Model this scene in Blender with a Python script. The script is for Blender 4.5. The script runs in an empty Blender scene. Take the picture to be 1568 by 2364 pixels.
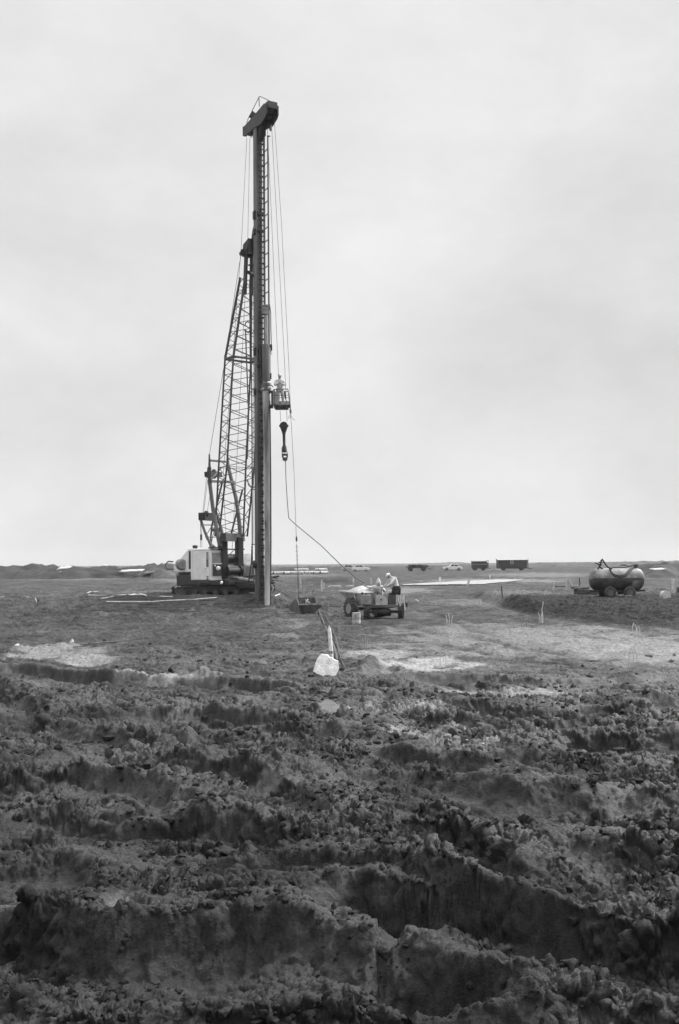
import bpy, math, random
import numpy as np
from mathutils import Vector, Matrix, Euler
random.seed(7)
S = bpy.context.scene
col = S.collection
R = math.radians
# ---------------------------------------------------------------- camera
EYE, FP, CX, HZ, ROLL = 2.7, 2287.0, 784.0, 1303.0, .0077        # eye height; focal length, centre and horizon of the traced picture
cd = bpy.data.cameras.new('camera'); cam = bpy.data.objects.new('camera', cd); col.objects.link(cam)
cd.sensor_fit = 'HORIZONTAL'; cd.sensor_width = 24; cd.lens = 35
cd.shift_y = (HZ - 1182) / 1568
cd.clip_start = .1; cd.clip_end = 20000
cam.location = (0, 0, EYE); cam.rotation_euler = (Matrix.Rotation(R(90), 3, 'X') @ Matrix.Rotation(-ROLL, 3, 'Z')).to_euler()
def ray(px, py):
    """slopes (across, up) of the sight line through a traced point"""
    x, y = px-CX, py-HZ; return (x-ROLL*y)/FP, -(y+ROLL*x)/FP
S.camera = cam
# ---------------------------------------------------------------- sky and light
w = bpy.data.worlds.new('World'); S.world = w; w.use_nodes = True
nt = w.node_tree; N = nt.nodes; N.clear()
def nd(tree, t, **k):
    n = tree.nodes.new(t)
    for a, b in k.items():
        if a.startswith('i_'): n.inputs[int(a[2:])].default_value = b
        else: setattr(n, a, b)
    return n
out = nd(nt, 'ShaderNodeOutputWorld'); bg = nd(nt, 'ShaderNodeBackground')
SUN_EL, SUN_AZ = R(44), R(58)       # from straight ahead towards the right
sky = nd(nt, 'ShaderNodeTexSky', sky_type='NISHITA', sun_disc=False, sun_elevation=SUN_EL, sun_rotation=SUN_AZ)
bw = nd(nt, 'ShaderNodeRGBToBW')
mul = nd(nt, 'ShaderNodeMath', operation='MULTIPLY', i_1=1.0)
tc = nd(nt, 'ShaderNodeTexCoord'); mp = nd(nt, 'ShaderNodeMapping'); mp.inputs['Scale'].default_value = (1, 1, 1.7); mp.inputs['Location'].default_value = (3.1, .4, 1.7)
n1 = nd(nt, 'ShaderNodeTexNoise'); n1.inputs['Scale'].default_value = 2.3; n1.inputs['Detail'].default_value = 5; n1.inputs['Roughness'].default_value = .48
n1.inputs['Distortion'].default_value = .5
mr = nd(nt, 'ShaderNodeMapRange'); mr.inputs['From Min'].default_value = .36; mr.inputs['From Max'].default_value = .62
mr.inputs['To Min'].default_value = 7.0; mr.inputs['To Max'].default_value = 8.6
# one broad darker bank of cloud, low on the right
def blob(px, py, rad, amt, prev):
    q = ray(px, py); v = Vector((q[0], 1, q[1])).normalized()
    d = nd(nt, 'ShaderNodeVectorMath', operation='DISTANCE'); d.inputs[1].default_value = v
    sc = nd(nt, 'ShaderNodeVectorMath', operation='MULTIPLY'); sc.inputs[1].default_value = (1, 1, 2.6)
    v2 = Vector((v.x, v.y, v.z*2.6)); d.inputs[1].default_value = v2
    nt.links.new(tc.outputs['Generated'], sc.inputs[0]); nt.links.new(sc.outputs[0], d.inputs[0])
    m = nd(nt, 'ShaderNodeMapRange', interpolation_type='SMOOTHERSTEP'); m.inputs['From Min'].default_value = 0; m.inputs['From Max'].default_value = rad
    m.inputs['To Min'].default_value = amt; m.inputs['To Max'].default_value = 0
    nt.links.new(d.outputs['Value'], m.inputs['Value'])
    a = nd(nt, 'ShaderNodeMath', operation='ADD'); nt.links.new(prev, a.inputs[0]); nt.links.new(m.outputs[0], a.inputs[1])
    return a.outputs[0]
nt.links.new(tc.outputs['Generated'], mp.inputs[0]); nt.links.new(mp.outputs[0], n1.inputs[0]); nt.links.new(n1.outputs[0], mr.inputs[0])
n5 = nd(nt, 'ShaderNodeTexNoise'); n5.inputs['Scale'].default_value = 11; n5.inputs['Detail'].default_value = 8; n5.inputs['Roughness'].default_value = .7; nt.links.new(mp.outputs[0], n5.inputs[0])
m5 = nd(nt, 'ShaderNodeMapRange'); m5.inputs['From Min'].default_value = .25; m5.inputs['From Max'].default_value = .75; m5.inputs['To Min'].default_value = -.35; m5.inputs['To Max'].default_value = .35; nt.links.new(n5.outputs[0], m5.inputs['Value'])
a5 = nd(nt, 'ShaderNodeMath', operation='ADD'); nt.links.new(mr.outputs[0], a5.inputs[0]); nt.links.new(m5.outputs[0], a5.inputs[1])
cv = blob(1480, 800, .5, -.95, a5.outputs[0]); cv = blob(60, 930, .3, -.8, cv); cv = blob(1200, 1010, .2, .5, cv); cv = blob(150, 350, .4, .35, cv); cv = blob(1200, 60, .5, -.4, cv)
nt.links.new(sky.outputs[0], bw.inputs[0]); nt.links.new(bw.outputs[0], mul.inputs[0])
# an overcast sky is brighter overhead than near the horizon
sep = nd(nt, 'ShaderNodeSeparateXYZ'); nt.links.new(tc.outputs['Generated'], sep.inputs[0])
zen = nd(nt, 'ShaderNodeMapRange', interpolation_type='SMOOTHSTEP'); zen.inputs['From Min'].default_value = .46; zen.inputs['From Max'].default_value = 1.0; zen.inputs['To Min'].default_value = 1; zen.inputs['To Max'].default_value = 2.7
nt.links.new(sep.outputs[2], zen.inputs['Value']); zm = nd(nt, 'ShaderNodeMath', operation='MULTIPLY'); nt.links.new(cv, zm.inputs[0]); nt.links.new(zen.outputs[0], zm.inputs[1]); cv = zm.outputs[0]
# broad bright patch round the veiled sun, outside the picture, added for directional contrast
sdir = (math.sin(SUN_AZ)*math.cos(SUN_EL), math.cos(SUN_AZ)*math.cos(SUN_EL), math.sin(SUN_EL))
dt = nd(nt, 'ShaderNodeVectorMath', operation='DOT_PRODUCT'); dt.inputs[1].default_value = sdir; nt.links.new(tc.outputs['Generated'], dt.inputs[0])
gl = nd(nt, 'ShaderNodeMapRange', interpolation_type='SMOOTHERSTEP'); gl.inputs['From Min'].default_value = .85; gl.inputs['From Max'].default_value = 1.0; gl.inputs['To Min'].default_value = 0; gl.inputs['To Max'].default_value = 110
nt.links.new(dt.outputs['Value'], gl.inputs['Value']); ga = nd(nt, 'ShaderNodeMath', operation='ADD'); nt.links.new(cv, ga.inputs[0]); nt.links.new(gl.outputs[0], ga.inputs[1]); cv = ga.outputs[0]
mx = nd(nt, 'ShaderNodeMix', data_type='FLOAT'); mx.inputs[0].default_value = .93
nt.links.new(mul.outputs[0], mx.inputs[2]); nt.links.new(cv, mx.inputs[3])
nt.links.new(mx.outputs[0], bg.inputs[0]); bg.inputs[1].default_value = .105
nt.links.new(bg.outputs[0], out.inputs[0])
sl = bpy.data.lights.new('sun', 'SUN'); sl.energy = 1.5; sl.angle = R(11); sl.color = (1, 1, 1)
so = bpy.data.objects.new('sun', sl); col.objects.link(so)
sd = Vector((math.sin(SUN_AZ)*math.cos(SUN_EL), math.cos(SUN_AZ)*math.cos(SUN_EL), math.sin(SUN_EL)))
so.rotation_euler = sd.to_track_quat('Z', 'Y').to_euler(); so.location = sd*200
S.view_settings.view_transform = 'Standard'; S.view_settings.look = 'None'; S.view_settings.gamma = 1
S.view_settings.exposure = 0; S.view_settings.use_curve_mapping = False
S.cycles.volume_bounces = 0
# ---------------------------------------------------------------- materials (all of them greys: the place was photographed without colour)
def mat(name, c, rough=.7, var=.25, scale=3, bump=.0, metal=0, spec=.5, streak=0, bscale=None, lo=None):
    m = bpy.data.materials.new(name); m.use_nodes = True; t = m.node_tree; b = t.nodes['Principled BSDF']
    b.inputs['Roughness'].default_value = rough; b.inputs['Metallic'].default_value = metal
    b.inputs['Specular IOR Level'].default_value = spec
    c0, c1 = (lo if lo is not None else c*(1-var)), c*(1+var)
    co = nd(t, 'ShaderNodeTexCoord'); mpn = nd(t, 'ShaderNodeMapping'); mpn.inputs['Scale'].default_value = (1, 1, .12 if streak else 1)
    n = nd(t, 'ShaderNodeTexNoise'); n.inputs['Scale'].default_value = scale; n.inputs['Detail'].default_value = 6; n.inputs['Roughness'].default_value = .65
    r = nd(t, 'ShaderNodeValToRGB'); e = r.color_ramp.elements
    e[0].position = .36; e[0].color = (c0, c0, c0, 1); e[1].position = .64; e[1].color = (c1, c1, c1, 1)
    t.links.new(co.outputs['Object'], mpn.inputs[0]); t.links.new(mpn.outputs[0], n.inputs[0]); t.links.new(n.outputs[0], r.inputs[0]); t.links.new(r.outputs[0], b.inputs['Base Color'])
    if bump:
        n2 = nd(t, 'ShaderNodeTexNoise'); n2.inputs['Scale'].default_value = bscale or scale*6; n2.inputs['Detail'].default_value = 5
        bp = nd(t, 'ShaderNodeBump'); bp.inputs['Strength'].default_value = bump; bp.inputs['Distance'].default_value = .03
        t.links.new(co.outputs['Object'], n2.inputs[0]); t.links.new(n2.outputs[0], bp.inputs['Height']); t.links.new(bp.outputs[0], b.inputs['Normal'])
    return m
M = dict(
 steel=mat('dark painted steel', .055, .6, .4, 2, .3), steel2=mat('weathered grey steel', .1, .6, .45, 2.5, .3, streak=1),
 black=mat('black steel', .02, .6, .4, 3, .2), rust=mat('rusty steel', .09, .8, .5, 6, .4), bar=mat('reinforcing steel', .16, .75, .4, 8, .2),
 tube=mat('concrete stained steel tube', .38, .8, .7, 1.1, .6, streak=1), rope=mat('wire rope', .06, .7, .2, 8), hose=mat('rubber hose', .04, .6, .3, 6),
 paint=mat('pale cab paint', .72, .5, .09, 1.6, .15), paintd=mat('dirty pale paint', .24, .6, .4, 3, .3), white=mat('white paint', .7, .4, .12, 2),
 glass=mat('dusty glass', .16, .15, .3, 2, spec=.8), dglass=mat('dark glass', .03, .08, .2, 2, spec=.8), rubber=mat('muddy tyre rubber', .045, .85, .6, 7, .5),
 mudm=mat('mud crust', .1, .9, .4, 5, .6), conc=mat('pale concrete', .42, .85, .2, 5, .3), wconc=mat('wet concrete', .4, .6, .25, 6, .6),
 wood=mat('weathered wood', .6, .8, .3, 6, .3), dwood=mat('dark wood', .07, .8, .4, 5, .3), hut=mat('dark hut cladding', .045, .7, .3, 2, .3), roof=mat('pale roof felt', .3, .8, .2, 2),
 skin=mat('skin', .3, .6, .1, 8), cloth=mat('pale jacket cloth', .55, .9, .2, 7, .6), cloth2=mat('grey trouser cloth', .4, .9, .4, 7, .6), dcloth=mat('dark work cloth', .04, .9, .4, 6, .6),
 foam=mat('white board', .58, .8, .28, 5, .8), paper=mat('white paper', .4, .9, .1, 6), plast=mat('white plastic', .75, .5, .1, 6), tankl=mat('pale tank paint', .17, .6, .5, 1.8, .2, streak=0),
 tankd=mat('dark tank band paint', .05, .5, .5, 2.4, .2), chrome=mat('bumper metal', .3, .3, .1, 3, metal=1), sand=mat('pale sand', .27, .9, .2, 1.5, .3))
# ---------------------------------------------------------------- helpers
def tag(o, label=None, cat=None, group=None, kind=None):
    if label: o['label'] = label
    if cat: o['category'] = cat
    if group: o['group'] = group
    if kind: o['kind'] = kind
    return o
def empty(name, label, cat, loc, rz=0, group=None):
    o = bpy.data.objects.new(name, None); col.objects.link(o); o.empty_display_size = .3
    o.location = loc; o.rotation_euler = (0, 0, rz); return tag(o, label, cat, group)
def rootmat(o):
    if o is None: return Matrix()
    while o.parent: o = o.parent
    return Matrix.Translation(o.location) @ o.rotation_euler.to_matrix().to_4x4()
def V(*a): return Vector(a[0]) if len(a) == 1 else Vector(a)
class MB:
    """collects shapes; F maps the shapes' own frame to the world; local=True: shapes are already in the root's frame"""
    def __init__(s, F=None): s.v = []; s.f = []; s.F = F
    def add(s, vs, fs):
        n = len(s.v); s.v += [Vector(v) for v in vs]; s.f += [tuple(i+n for i in f) for f in fs]; return s
    def box(s, c, size, rot=None):
        c = V(c); a, b, d = [x/2 for x in size]; m = rot or Matrix.Identity(3)
        vs = [c + m @ Vector((x*a, y*b, z*d)) for x in (-1, 1) for y in (-1, 1) for z in (-1, 1)]
        return s.add(vs, [(0,1,3,2),(4,6,7,5),(0,4,5,1),(2,3,7,6),(0,2,6,4),(1,5,7,3)])
    def beam(s, p, q, wd, ht=None, side=None):
        p, q = V(p), V(q); ht = ht or wd; d = (q-p).normalized()
        u = V(side) if side is not None else (Vector((0,0,1)).cross(d) if abs(d.z) < .95 else Vector((1,0,0)))
        u = (u - d*u.dot(d)).normalized(); t = d.cross(u)
        vs = [e + u*wd/2*i + t*ht/2*j for e in (p, q) for i in (-1, 1) for j in (-1, 1)]
        return s.add(vs, [(0,2,3,1),(4,5,7,6),(0,1,5,4),(2,6,7,3),(0,4,6,2),(1,3,7,5)])
    def tube(s, pts, r, n=8, cap=True):
        pts = [V(p) for p in pts]; k = len(pts); rs = r if isinstance(r, (list, tuple)) else [r]*k
        vs = []; u = None
        for i, p in enumerate(pts):
            d = (pts[min(i+1, k-1)] - pts[max(i-1, 0)]).normalized()
            if u is None: u = d.orthogonal().normalized()
            u = (u - d*u.dot(d)).normalized(); t = d.cross(u)
            vs += [p + (u*math.cos(a) + t*math.sin(a))*rs[i] for a in [2*math.pi*j/n for j in range(n)]]
        fs = [(i*n+j, i*n+(j+1) % n, (i+1)*n+(j+1) % n, (i+1)*n+j) for i in range(k-1) for j in range(n)]
        if cap: fs += [tuple(range(n-1, -1, -1)), tuple(range((k-1)*n, k*n))]
        return s.add(vs, fs)
    def lathe(s, o, axis, prof, n=24):
        """prof: (distance along axis, radius)"""
        o, d = V(o), V(axis).normalized(); return s.tube([o + d*h for h, _ in prof], [max(r, 1e-3) for _, r in prof], n) if all(prof[i+1][0] > prof[i][0] for i in range(len(prof)-1)) else s._l(o, d, prof, n)
    def _l(s, o, d, prof, n):
        u = d.orthogonal().normalized(); t = d.cross(u); k = len(prof)
        vs = [o + d*h + (u*math.cos(a)+t*math.sin(a))*r for h, r in prof for a in [2*math.pi*j/n for j in range(n)]]
        fs = [(i*n+j, i*n+(j+1) % n, (i+1)*n+(j+1) % n, (i+1)*n+j) for i in range(k-1) for j in range(n)]
        return s.add(vs, fs)
    def prism(s, poly, vec):
        poly = [V(p) for p in poly]; vec = V(vec); n = len(poly)
        return s.add(poly + [p+vec for p in poly], [tuple(range(n-1, -1, -1)), tuple(range(n, 2*n))] + [(i, (i+1) % n, n+(i+1) % n, n+i) for i in range(n)])
    def ell(s, c, r, rot=None, nu=14, nv=9):
        c = V(c); m = rot or Matrix.Identity(3); vs = []; fs = []
        for i in range(nv+1):
            th = math.pi*i/nv
            for j in range(nu):
                ph = 2*math.pi*j/nu
                vs.append(c + m @ Vector((r[0]*math.sin(th)*math.cos(ph), r[1]*math.sin(th)*math.sin(ph), r[2]*math.cos(th))))
        fs = [(i*nu+j, (i+1)*nu+j, (i+1)*nu+(j+1) % nu, i*nu+(j+1) % nu) for i in range(nv) for j in range(nu)]
        return s.add(vs, fs)
    def build(s, name, m, parent=None, bevel=0, local=False, smooth=True):
        A = Matrix() if local else rootmat(parent).inverted() @ (s.F or Matrix())
        if local and s.F: A = s.F
        me = bpy.data.meshes.new(name); me.from_pydata([A @ v for v in s.v], [], s.f)
        me.materials.append(m)
        me.validate(); import bmesh
        b = bmesh.new(); b.from_mesh(me); bmesh.ops.recalc_face_normals(b, faces=b.faces); b.to_mesh(me); b.free()
        if smooth:
            me.polygons.foreach_set('use_smooth', [True]*len(me.polygons)); me.set_sharp_from_angle(angle=.7)
        o = bpy.data.objects.new(name, me); col.objects.link(o); o.parent = parent
        if bevel:
            bm_ = o.modifiers.new('bevel', 'BEVEL'); bm_.width = bevel; bm_.segments = 2; bm_.limit_method = 'ANGLE'
        return o
def copy_tree(o, parent=None):
    c = o.copy(); col.objects.link(c); c.parent = parent
    for ch in list(o.children): copy_tree(ch, c)
    return c
def W(px, py, Y): a, b = ray(px, py); return Vector((a*Y, Y, EYE+b*Y))
# ---------------------------------------------------------------- noise
def h2(ix, iy, s):
    n = (ix.astype(np.int64)*374761393 + iy.astype(np.int64)*668265263 + s*974711) & 0x7fffffff
    n = ((n ^ (n >> 13))*1274126177) & 0x7fffffff
    n = ((n ^ (n >> 15))*741103597) & 0x7fffffff
    return ((n ^ (n >> 16)) & 0xffffff)/16777216.0
def vn(x, y, s=0):
    ix, iy = np.floor(x), np.floor(y); fx, fy = x-ix, y-iy
    fx = fx*fx*fx*(fx*(fx*6-15)+10); fy = fy*fy*fy*(fy*(fy*6-15)+10)
    a, b, c, d = h2(ix, iy, s), h2(ix+1, iy, s), h2(ix, iy+1, s), h2(ix+1, iy+1, s)
    return (a*(1-fx)+b*fx)*(1-fy) + (c*(1-fx)+d*fx)*fy
def fbm(x, y, s=0, o=4, g=.5):
    t = 0; a = 1; n = 0
    for i in range(o):
        t = t + a*(vn(x*2**i + 17.3*i, y*2**i - 9.1*i, s+i)-.5); n += a; a *= g
    return t/n*2
def blocks(x, y, s=0, e=.3):
    """rounded lumps of uneven height parted by cracks"""
    ix, iy = np.floor(x), np.floor(y); f1 = np.full(x.shape, 9.); f2 = np.full(x.shape, 9.); bid = np.zeros(x.shape); tl = np.zeros(x.shape)
    for i in (-1, 0, 1):
        for j in (-1, 0, 1):
            cx, cy = ix+i, iy+j
            dx, dy = cx+h2(cx, cy, s)-x, cy+h2(cx, cy, s+5)-y; d = dx*dx+dy*dy
            m = d < f1; f2 = np.where(m, f1, np.minimum(f2, d)); f1 = np.where(m, d, f1); k = h2(cx, cy, s+9); bid = np.where(m, k, bid); tl = np.where(m, dx*(k-.5)+dy*(h2(cx, cy, s+3)-.5), tl)
    ed = np.clip((np.sqrt(f2)-np.sqrt(f1))/e, 0, 1)
    return (bid**1.3+tl*.45)*(1-(1-ed)**2.2)
def h3(ix, iy, iz, s): return h2(ix + iz*57.0, iy - iz*113.0, s)
def vn3(x, y, z, s=0):
    ix, iy, iz = np.floor(x), np.floor(y), np.floor(z); fx, fy, fz = x-ix, y-iy, z-iz
    fx, fy, fz = [t*t*(3-2*t) for t in (fx, fy, fz)]; r = 0
    for k, wz in ((0, 1-fz), (1, fz)):
        a, b, c, d = [h3(ix+i, iy+j, iz+k, s) for i, j in ((0, 0), (1, 0), (0, 1), (1, 1))]
        r = r + wz*((a*(1-fx)+b*fx)*(1-fy) + (c*(1-fx)+d*fx)*fy)
    return r
def fbm3(x, y, z, s=0, o=3, g=.55):
    t = 0; a = 1; n = 0
    for i in range(o): t = t + a*(vn3(x*2**i, y*2**i, z*2**i, s+i)-.5); n += a; a *= g
    return t/n*2
def lump3(x, y, z, s=0):
    ix, iy, iz = np.floor(x), np.floor(y), np.floor(z); f = np.full(x.shape, 9.); f2 = np.full(x.shape, 9.); b = np.zeros(x.shape)
    for i in (-1, 0, 1):
        for j in (-1, 0, 1):
            for k in (-1, 0, 1):
                a, c, e = ix+i, iy+j, iz+k; q = h3(a, c, e, s); q2 = (q*7919.13) % 1; q3 = (q*104729.7) % 1
                d = (a+q-x)**2+(c+q2-y)**2+(e+q3-z)**2; m = d < f
                f2 = np.where(m, f, np.minimum(f2, d)); f = np.where(m, d, f); b = np.where(m, (q*3571.3) % 1, b)
    ed = np.clip((np.sqrt(f2)-np.sqrt(f))/.45, 0, 1)
    return (.25+b)*(1-(1-ed)**2) - .45
def crumble(X, Y, Z, rg, wall, flat):
    """push the churned surface in and out along its own slope, so that steep walls crumble too"""
    gy = np.gradient(Y, axis=0); gx = np.gradient(X, axis=1)
    zy = np.gradient(Z, axis=0)/gy; zx = np.gradient(Z, axis=1)/gx
    zy = zy - zx*np.gradient(X, axis=0)/gy
    n = np.sqrt(1+zx**2+zy**2); nx, ny, nz = -zx/n, -zy/n, 1/n
    wx = X+.05*fbm3(X*7, Y*7, Z*7, 200, 2); wy = Y+.05*fbm3(X*7, Y*7, Z*7, 210, 2); wz = Z+.05*fbm3(X*7, Y*7, Z*7, 220, 2)
    cl = .3+1.0*sst(-.3, .4, fbm3(X*1.3, Y*1.3, Z*1.3, 230, 2))
    am = rg*(1-.3*wall)*(1-.8*flat)*(1-.38*sst(11, 25, Y))
    d = am*cl*(.1*lump3(wx*4.6, wy*4.6, wz*4.6, 240) + .062*lump3(wx*10.5, wy*10.5, wz*10.5, 250) + .03*lump3(wx*23, wy*23, wz*23, 260)) + (.03*rg)*fbm3(X*8, Y*8, Z*8, 270, 4, .62)*(1-flat)
    return X+nx*d, Y+ny*d, Z+nz*d
def sst(a, b, x):
    t = np.clip((x-a)/(b-a), 0, 1); return t*t*(3-2*t)
# ---------------------------------------------------------------- the lie of the land
ZY = [(0, 0), (54, 0), (62, .05), (75, .22), (100, .42), (150, .85), (212, 1.17), (400, 1.32), (1500, 1.42), (12000, 1.5)]
FOOT = [(900, 1367), (1060, 1382), (1120, 1398), (1240, 1430), (1400, 1450), (1568, 1466), (2200, 1500)]   # foot of the dark bank on the right
def uv(X, Y): x, y = FP*X/Y, FP*EYE/Y; return CX + x + ROLL*y, HZ + y - ROLL*x
def flat_pt(px, py): a, b = ray(px, py); return (-a*EYE/b, -EYE/b)
def bank(X, Y):
    u, v = uv(X, Y); fv = np.interp(u, [a for a, _ in FOOT], [b for _, b in FOOT]); fy = FP*EYE/(fv-HZ)
    d = Y - fy
    return sst(-.3, 6.2, d)*sst(960, 1130, u)*(1-sst(66, 82, Y)), d
def base(X, Y):
    z = np.interp(Y, [a for a, _ in ZY], [b for _, b in ZY])
    z = z + .7*sst(60.5, 63.9, Y)*(1-sst(70, 78, Y))*(1-sst(-4.3, -2.6, X))*sst(-24, -15, X)
    bk, _ = bank(X, Y)
    z = z + .63*bk
    u, v = uv(X, Y)
    z = z + .6*np.exp(-((u-745)/60)**2 - ((Y-116)/9)**2)+ .5*np.exp(-((u-815)/30)**2 - ((Y-114)/7)**2)
    return z
def gp(px, py):
    """where the sight line through a traced point meets the ground"""
    Y = np.geomspace(4, 3000, 6000); a, b = ray(px, py); X = a*Y; zr = EYE+b*Y
    i = int(np.argmax(base(X, Y) >= zr)); return Vector((X[i], Y[i], float(base(X[i:i+1], Y[i:i+1])[0])))
# crests of the crawler ruts: points along the crest, drop (m), width of the wall (m)
RUTS = [
 ([(-200,2095),(0,2105),(150,2128),(280,2168),(430,2148),(600,2128),(760,2134),(960,2152),(1070,2170),(1190,2235),(1300,2300)], .34, .42),
 ([(600,2075),(700,2062),(860,2040),(1000,2052),(1100,2064),(1250,2088),(1400,2110),(1568,2150),(1900,2230)], .36, .48),
 ([(330,2010),(500,1990),(650,1962),(860,1982),(950,2000),(1050,2038),(1160,2085),(1260,2130)], .17, .3),
 ([(860,1932),(1000,1922),(1130,1942),(1190,1988),(1230,2050)], .24, .35),
 ([(1150,1930),(1300,1925),(1420,1948),(1500,1975),(1700,2005)], .2, .5),
 ([(-200,1908),(0,1900),(100,1885),(250,1878),(420,1893),(560,1893),(700,1918),(800,1945)], .2, .45),
 ([(-200,1985),(0,1975),(110,1975),(200,2010),(250,2060),(300,2110)], .22, .4),
 ([(-150,1815),(0,1800),(180,1775),(330,1800),(400,1850),(470,1885)], .18, .4),
 ([(400,1740),(520,1768),(640,1790),(720,1815),(775,1850),(850,1880)], .22, .4),
 ([(760,1755),(900,1780),(1050,1800),(1200,1830),(1568,1815),(1800,1800)], .2, .6),
 ([(1180,1720),(1290,1690),(1400,1698),(1568,1712),(1800,1720)], .33, .55),
 ([(840,1725),(960,1738),(1100,1748),(1200,1745),(1290,1768)], .24, .5),
 ([(-100,1550),(60,1545),(200,1560),(330,1570),(480,1572),(600,1578),(740,1590)], .24, .4),
 ([(-150,1560),(0,1578),(60,1610),(130,1660),(250,1690),(400,1715)], .22, .5),
 ([(150,1640),(300,1652),(480,1648),(640,1655),(760,1672)], .2, .5),
 ([(540,1690),(680,1680),(760,1690),(840,1712)], .24, .5),
 ([(1000,1625),(1100,1628),(1250,1640),(1400,1630),(1568,1622),(1750,1620)], .22, .6),
 ([(880,1645),(1000,1652),(1150,1668),(1300,1672),(1568,1660)], .16, .5),
 ([(780,1560),(900,1545),(1000,1562),(1200,1570),(1350,1575),(1568,1560)], .12, .6),
 ([(-200,2290),(0,2275),(120,2290),(230,2320),(330,2345),(600,2335),(800,2320),(1000,2318),(1180,2305),(1330,2288),(1600,2300),(1900,2320)], .2, .5),
]
def rutfield(X, Y):
    wx = X + .3*fbm(X*1.1, Y*1.1, 31, 3); wy = Y + .45*fbm(X*.95, Y*.95, 47, 4, .5)
    z = np.zeros_like(X); wall = np.zeros_like(X)
    for pts, A, wd in RUTS:
        P = [flat_pt(a, b) for a, b in pts]
        lo = min(p[1] for p in P)-2.5; hi = max(p[1] for p in P)+2.5
        m = (Y > lo) & (Y < hi)
        if not m.any(): continue
        x, y = wx[m], wy[m]; bd = np.full(x.shape, 1e9); bs = np.zeros(x.shape); bl = np.zeros(x.shape); L = 0; tot = sum(math.dist(P[i], P[i+1]) for i in range(len(P)-1))
        for i in range(len(P)-1):
            ax, ay = P[i]; dx, dy = P[i+1][0]-ax, P[i+1][1]-ay; ll = math.hypot(dx, dy)
            t = np.clip(((x-ax)*dx+(y-ay)*dy)/ll/ll, 0, 1)
            qx, qy = x-ax-t*dx, y-ay-t*dy; d = np.hypot(qx, qy)
            sg = np.sign(qx*dy - qy*dx); k = d < bd
            bd = np.where(k, d, bd); bs = np.where(k, sg, bs); bl = np.where(k, L+t*ll, bl); L += ll
        s = bd*bs/(wd*.85)            # positive on the viewer's side
        end = sst(0, .8, bl)*sst(0, .8, tot-bl)*(.75+.55*vn(bl*.9, bl*0, int(A*1000)))*(.85+.3*vn(bl*2.7, bl*0+5, int(A*1000)))
        lug = 1 + .07*np.sin(bl*2*math.pi/.19 + s*1.5)*np.exp(-((s-.55)/.5)**2)
        crest = .42*np.exp(-(np.minimum(s, 0)/1.3)**2)*np.exp(-(np.maximum(s, 0)/.28)**2)
        dip = -.66*sst(.0, .8, s)*(1-sst(1.6, 4.6, s))
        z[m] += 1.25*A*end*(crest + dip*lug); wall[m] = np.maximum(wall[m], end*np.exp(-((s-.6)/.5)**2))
    return z, wall
PUD = [(110,1512,70,9),(200,1532,45,6),(370,1566,50,5),(440,1574,60,5),(1080,1716,90,9),(830,1645,60,7)]
FLAT = PUD + [(960,1537,100,10),(1180,1602,120,7),(960,1700,55,9),(70,2098,120,20),(300,2122,45,18),(40,2340,90,30),(610,1787,35,4)]
def wx0(X, Y): return X+.2*fbm(X*2, Y*2, 66, 2)
TRK = [([(980,1478),(1080,1502),(1200,1520),(1330,1535),(1500,1548)], 1), ([(1060,1462),(1180,1490),(1300,1508),(1450,1525)], 1), ([(840,1440),(960,1448),(1040,1470)], .7), ([(930,1400),(1000,1416),(1080,1450),(1180,1478)], .6), ([(640,1405),(800,1398),(1000,1400),(1300,1445)], .4)]
def tracks(u, v):
    k = np.zeros_like(u)
    for P, w_ in TRK:
        wv = 9*fbm(u*.02, v*.03, 88, 4); vv = np.interp(u, [p[0] for p in P], [p[1] for p in P]); wd = 3.2+np.clip(v-1400, 0, 200)*.035
        k = np.maximum(k, w_*np.exp(-((v-vv+wv*.6)/wd)**2)*sst(P[0][0]-20, P[0][0]+60, u)*(1-sst(P[-1][0]-60, P[-1][0]+20, u)))
    return k
def cl0(X, Y): return .2+1.2*sst(-.2, .4, fbm(X*.35, Y*.25, 92, 4))
def rough_mask(u, v, Y):
    r = 1-sst(19, 31, Y)
    left = (1-sst(620, 860, u))*.55*(1-sst(38, 56, Y))
    r = np.maximum(r*(1-.55*np.exp(-((v-1530)/32)**2)*sst(780, 980, u)), left)
    heap = np.exp(-((u-870)/75)**2-((v-1548)/26)**2)
    return np.maximum(r, heap), heap
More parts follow.
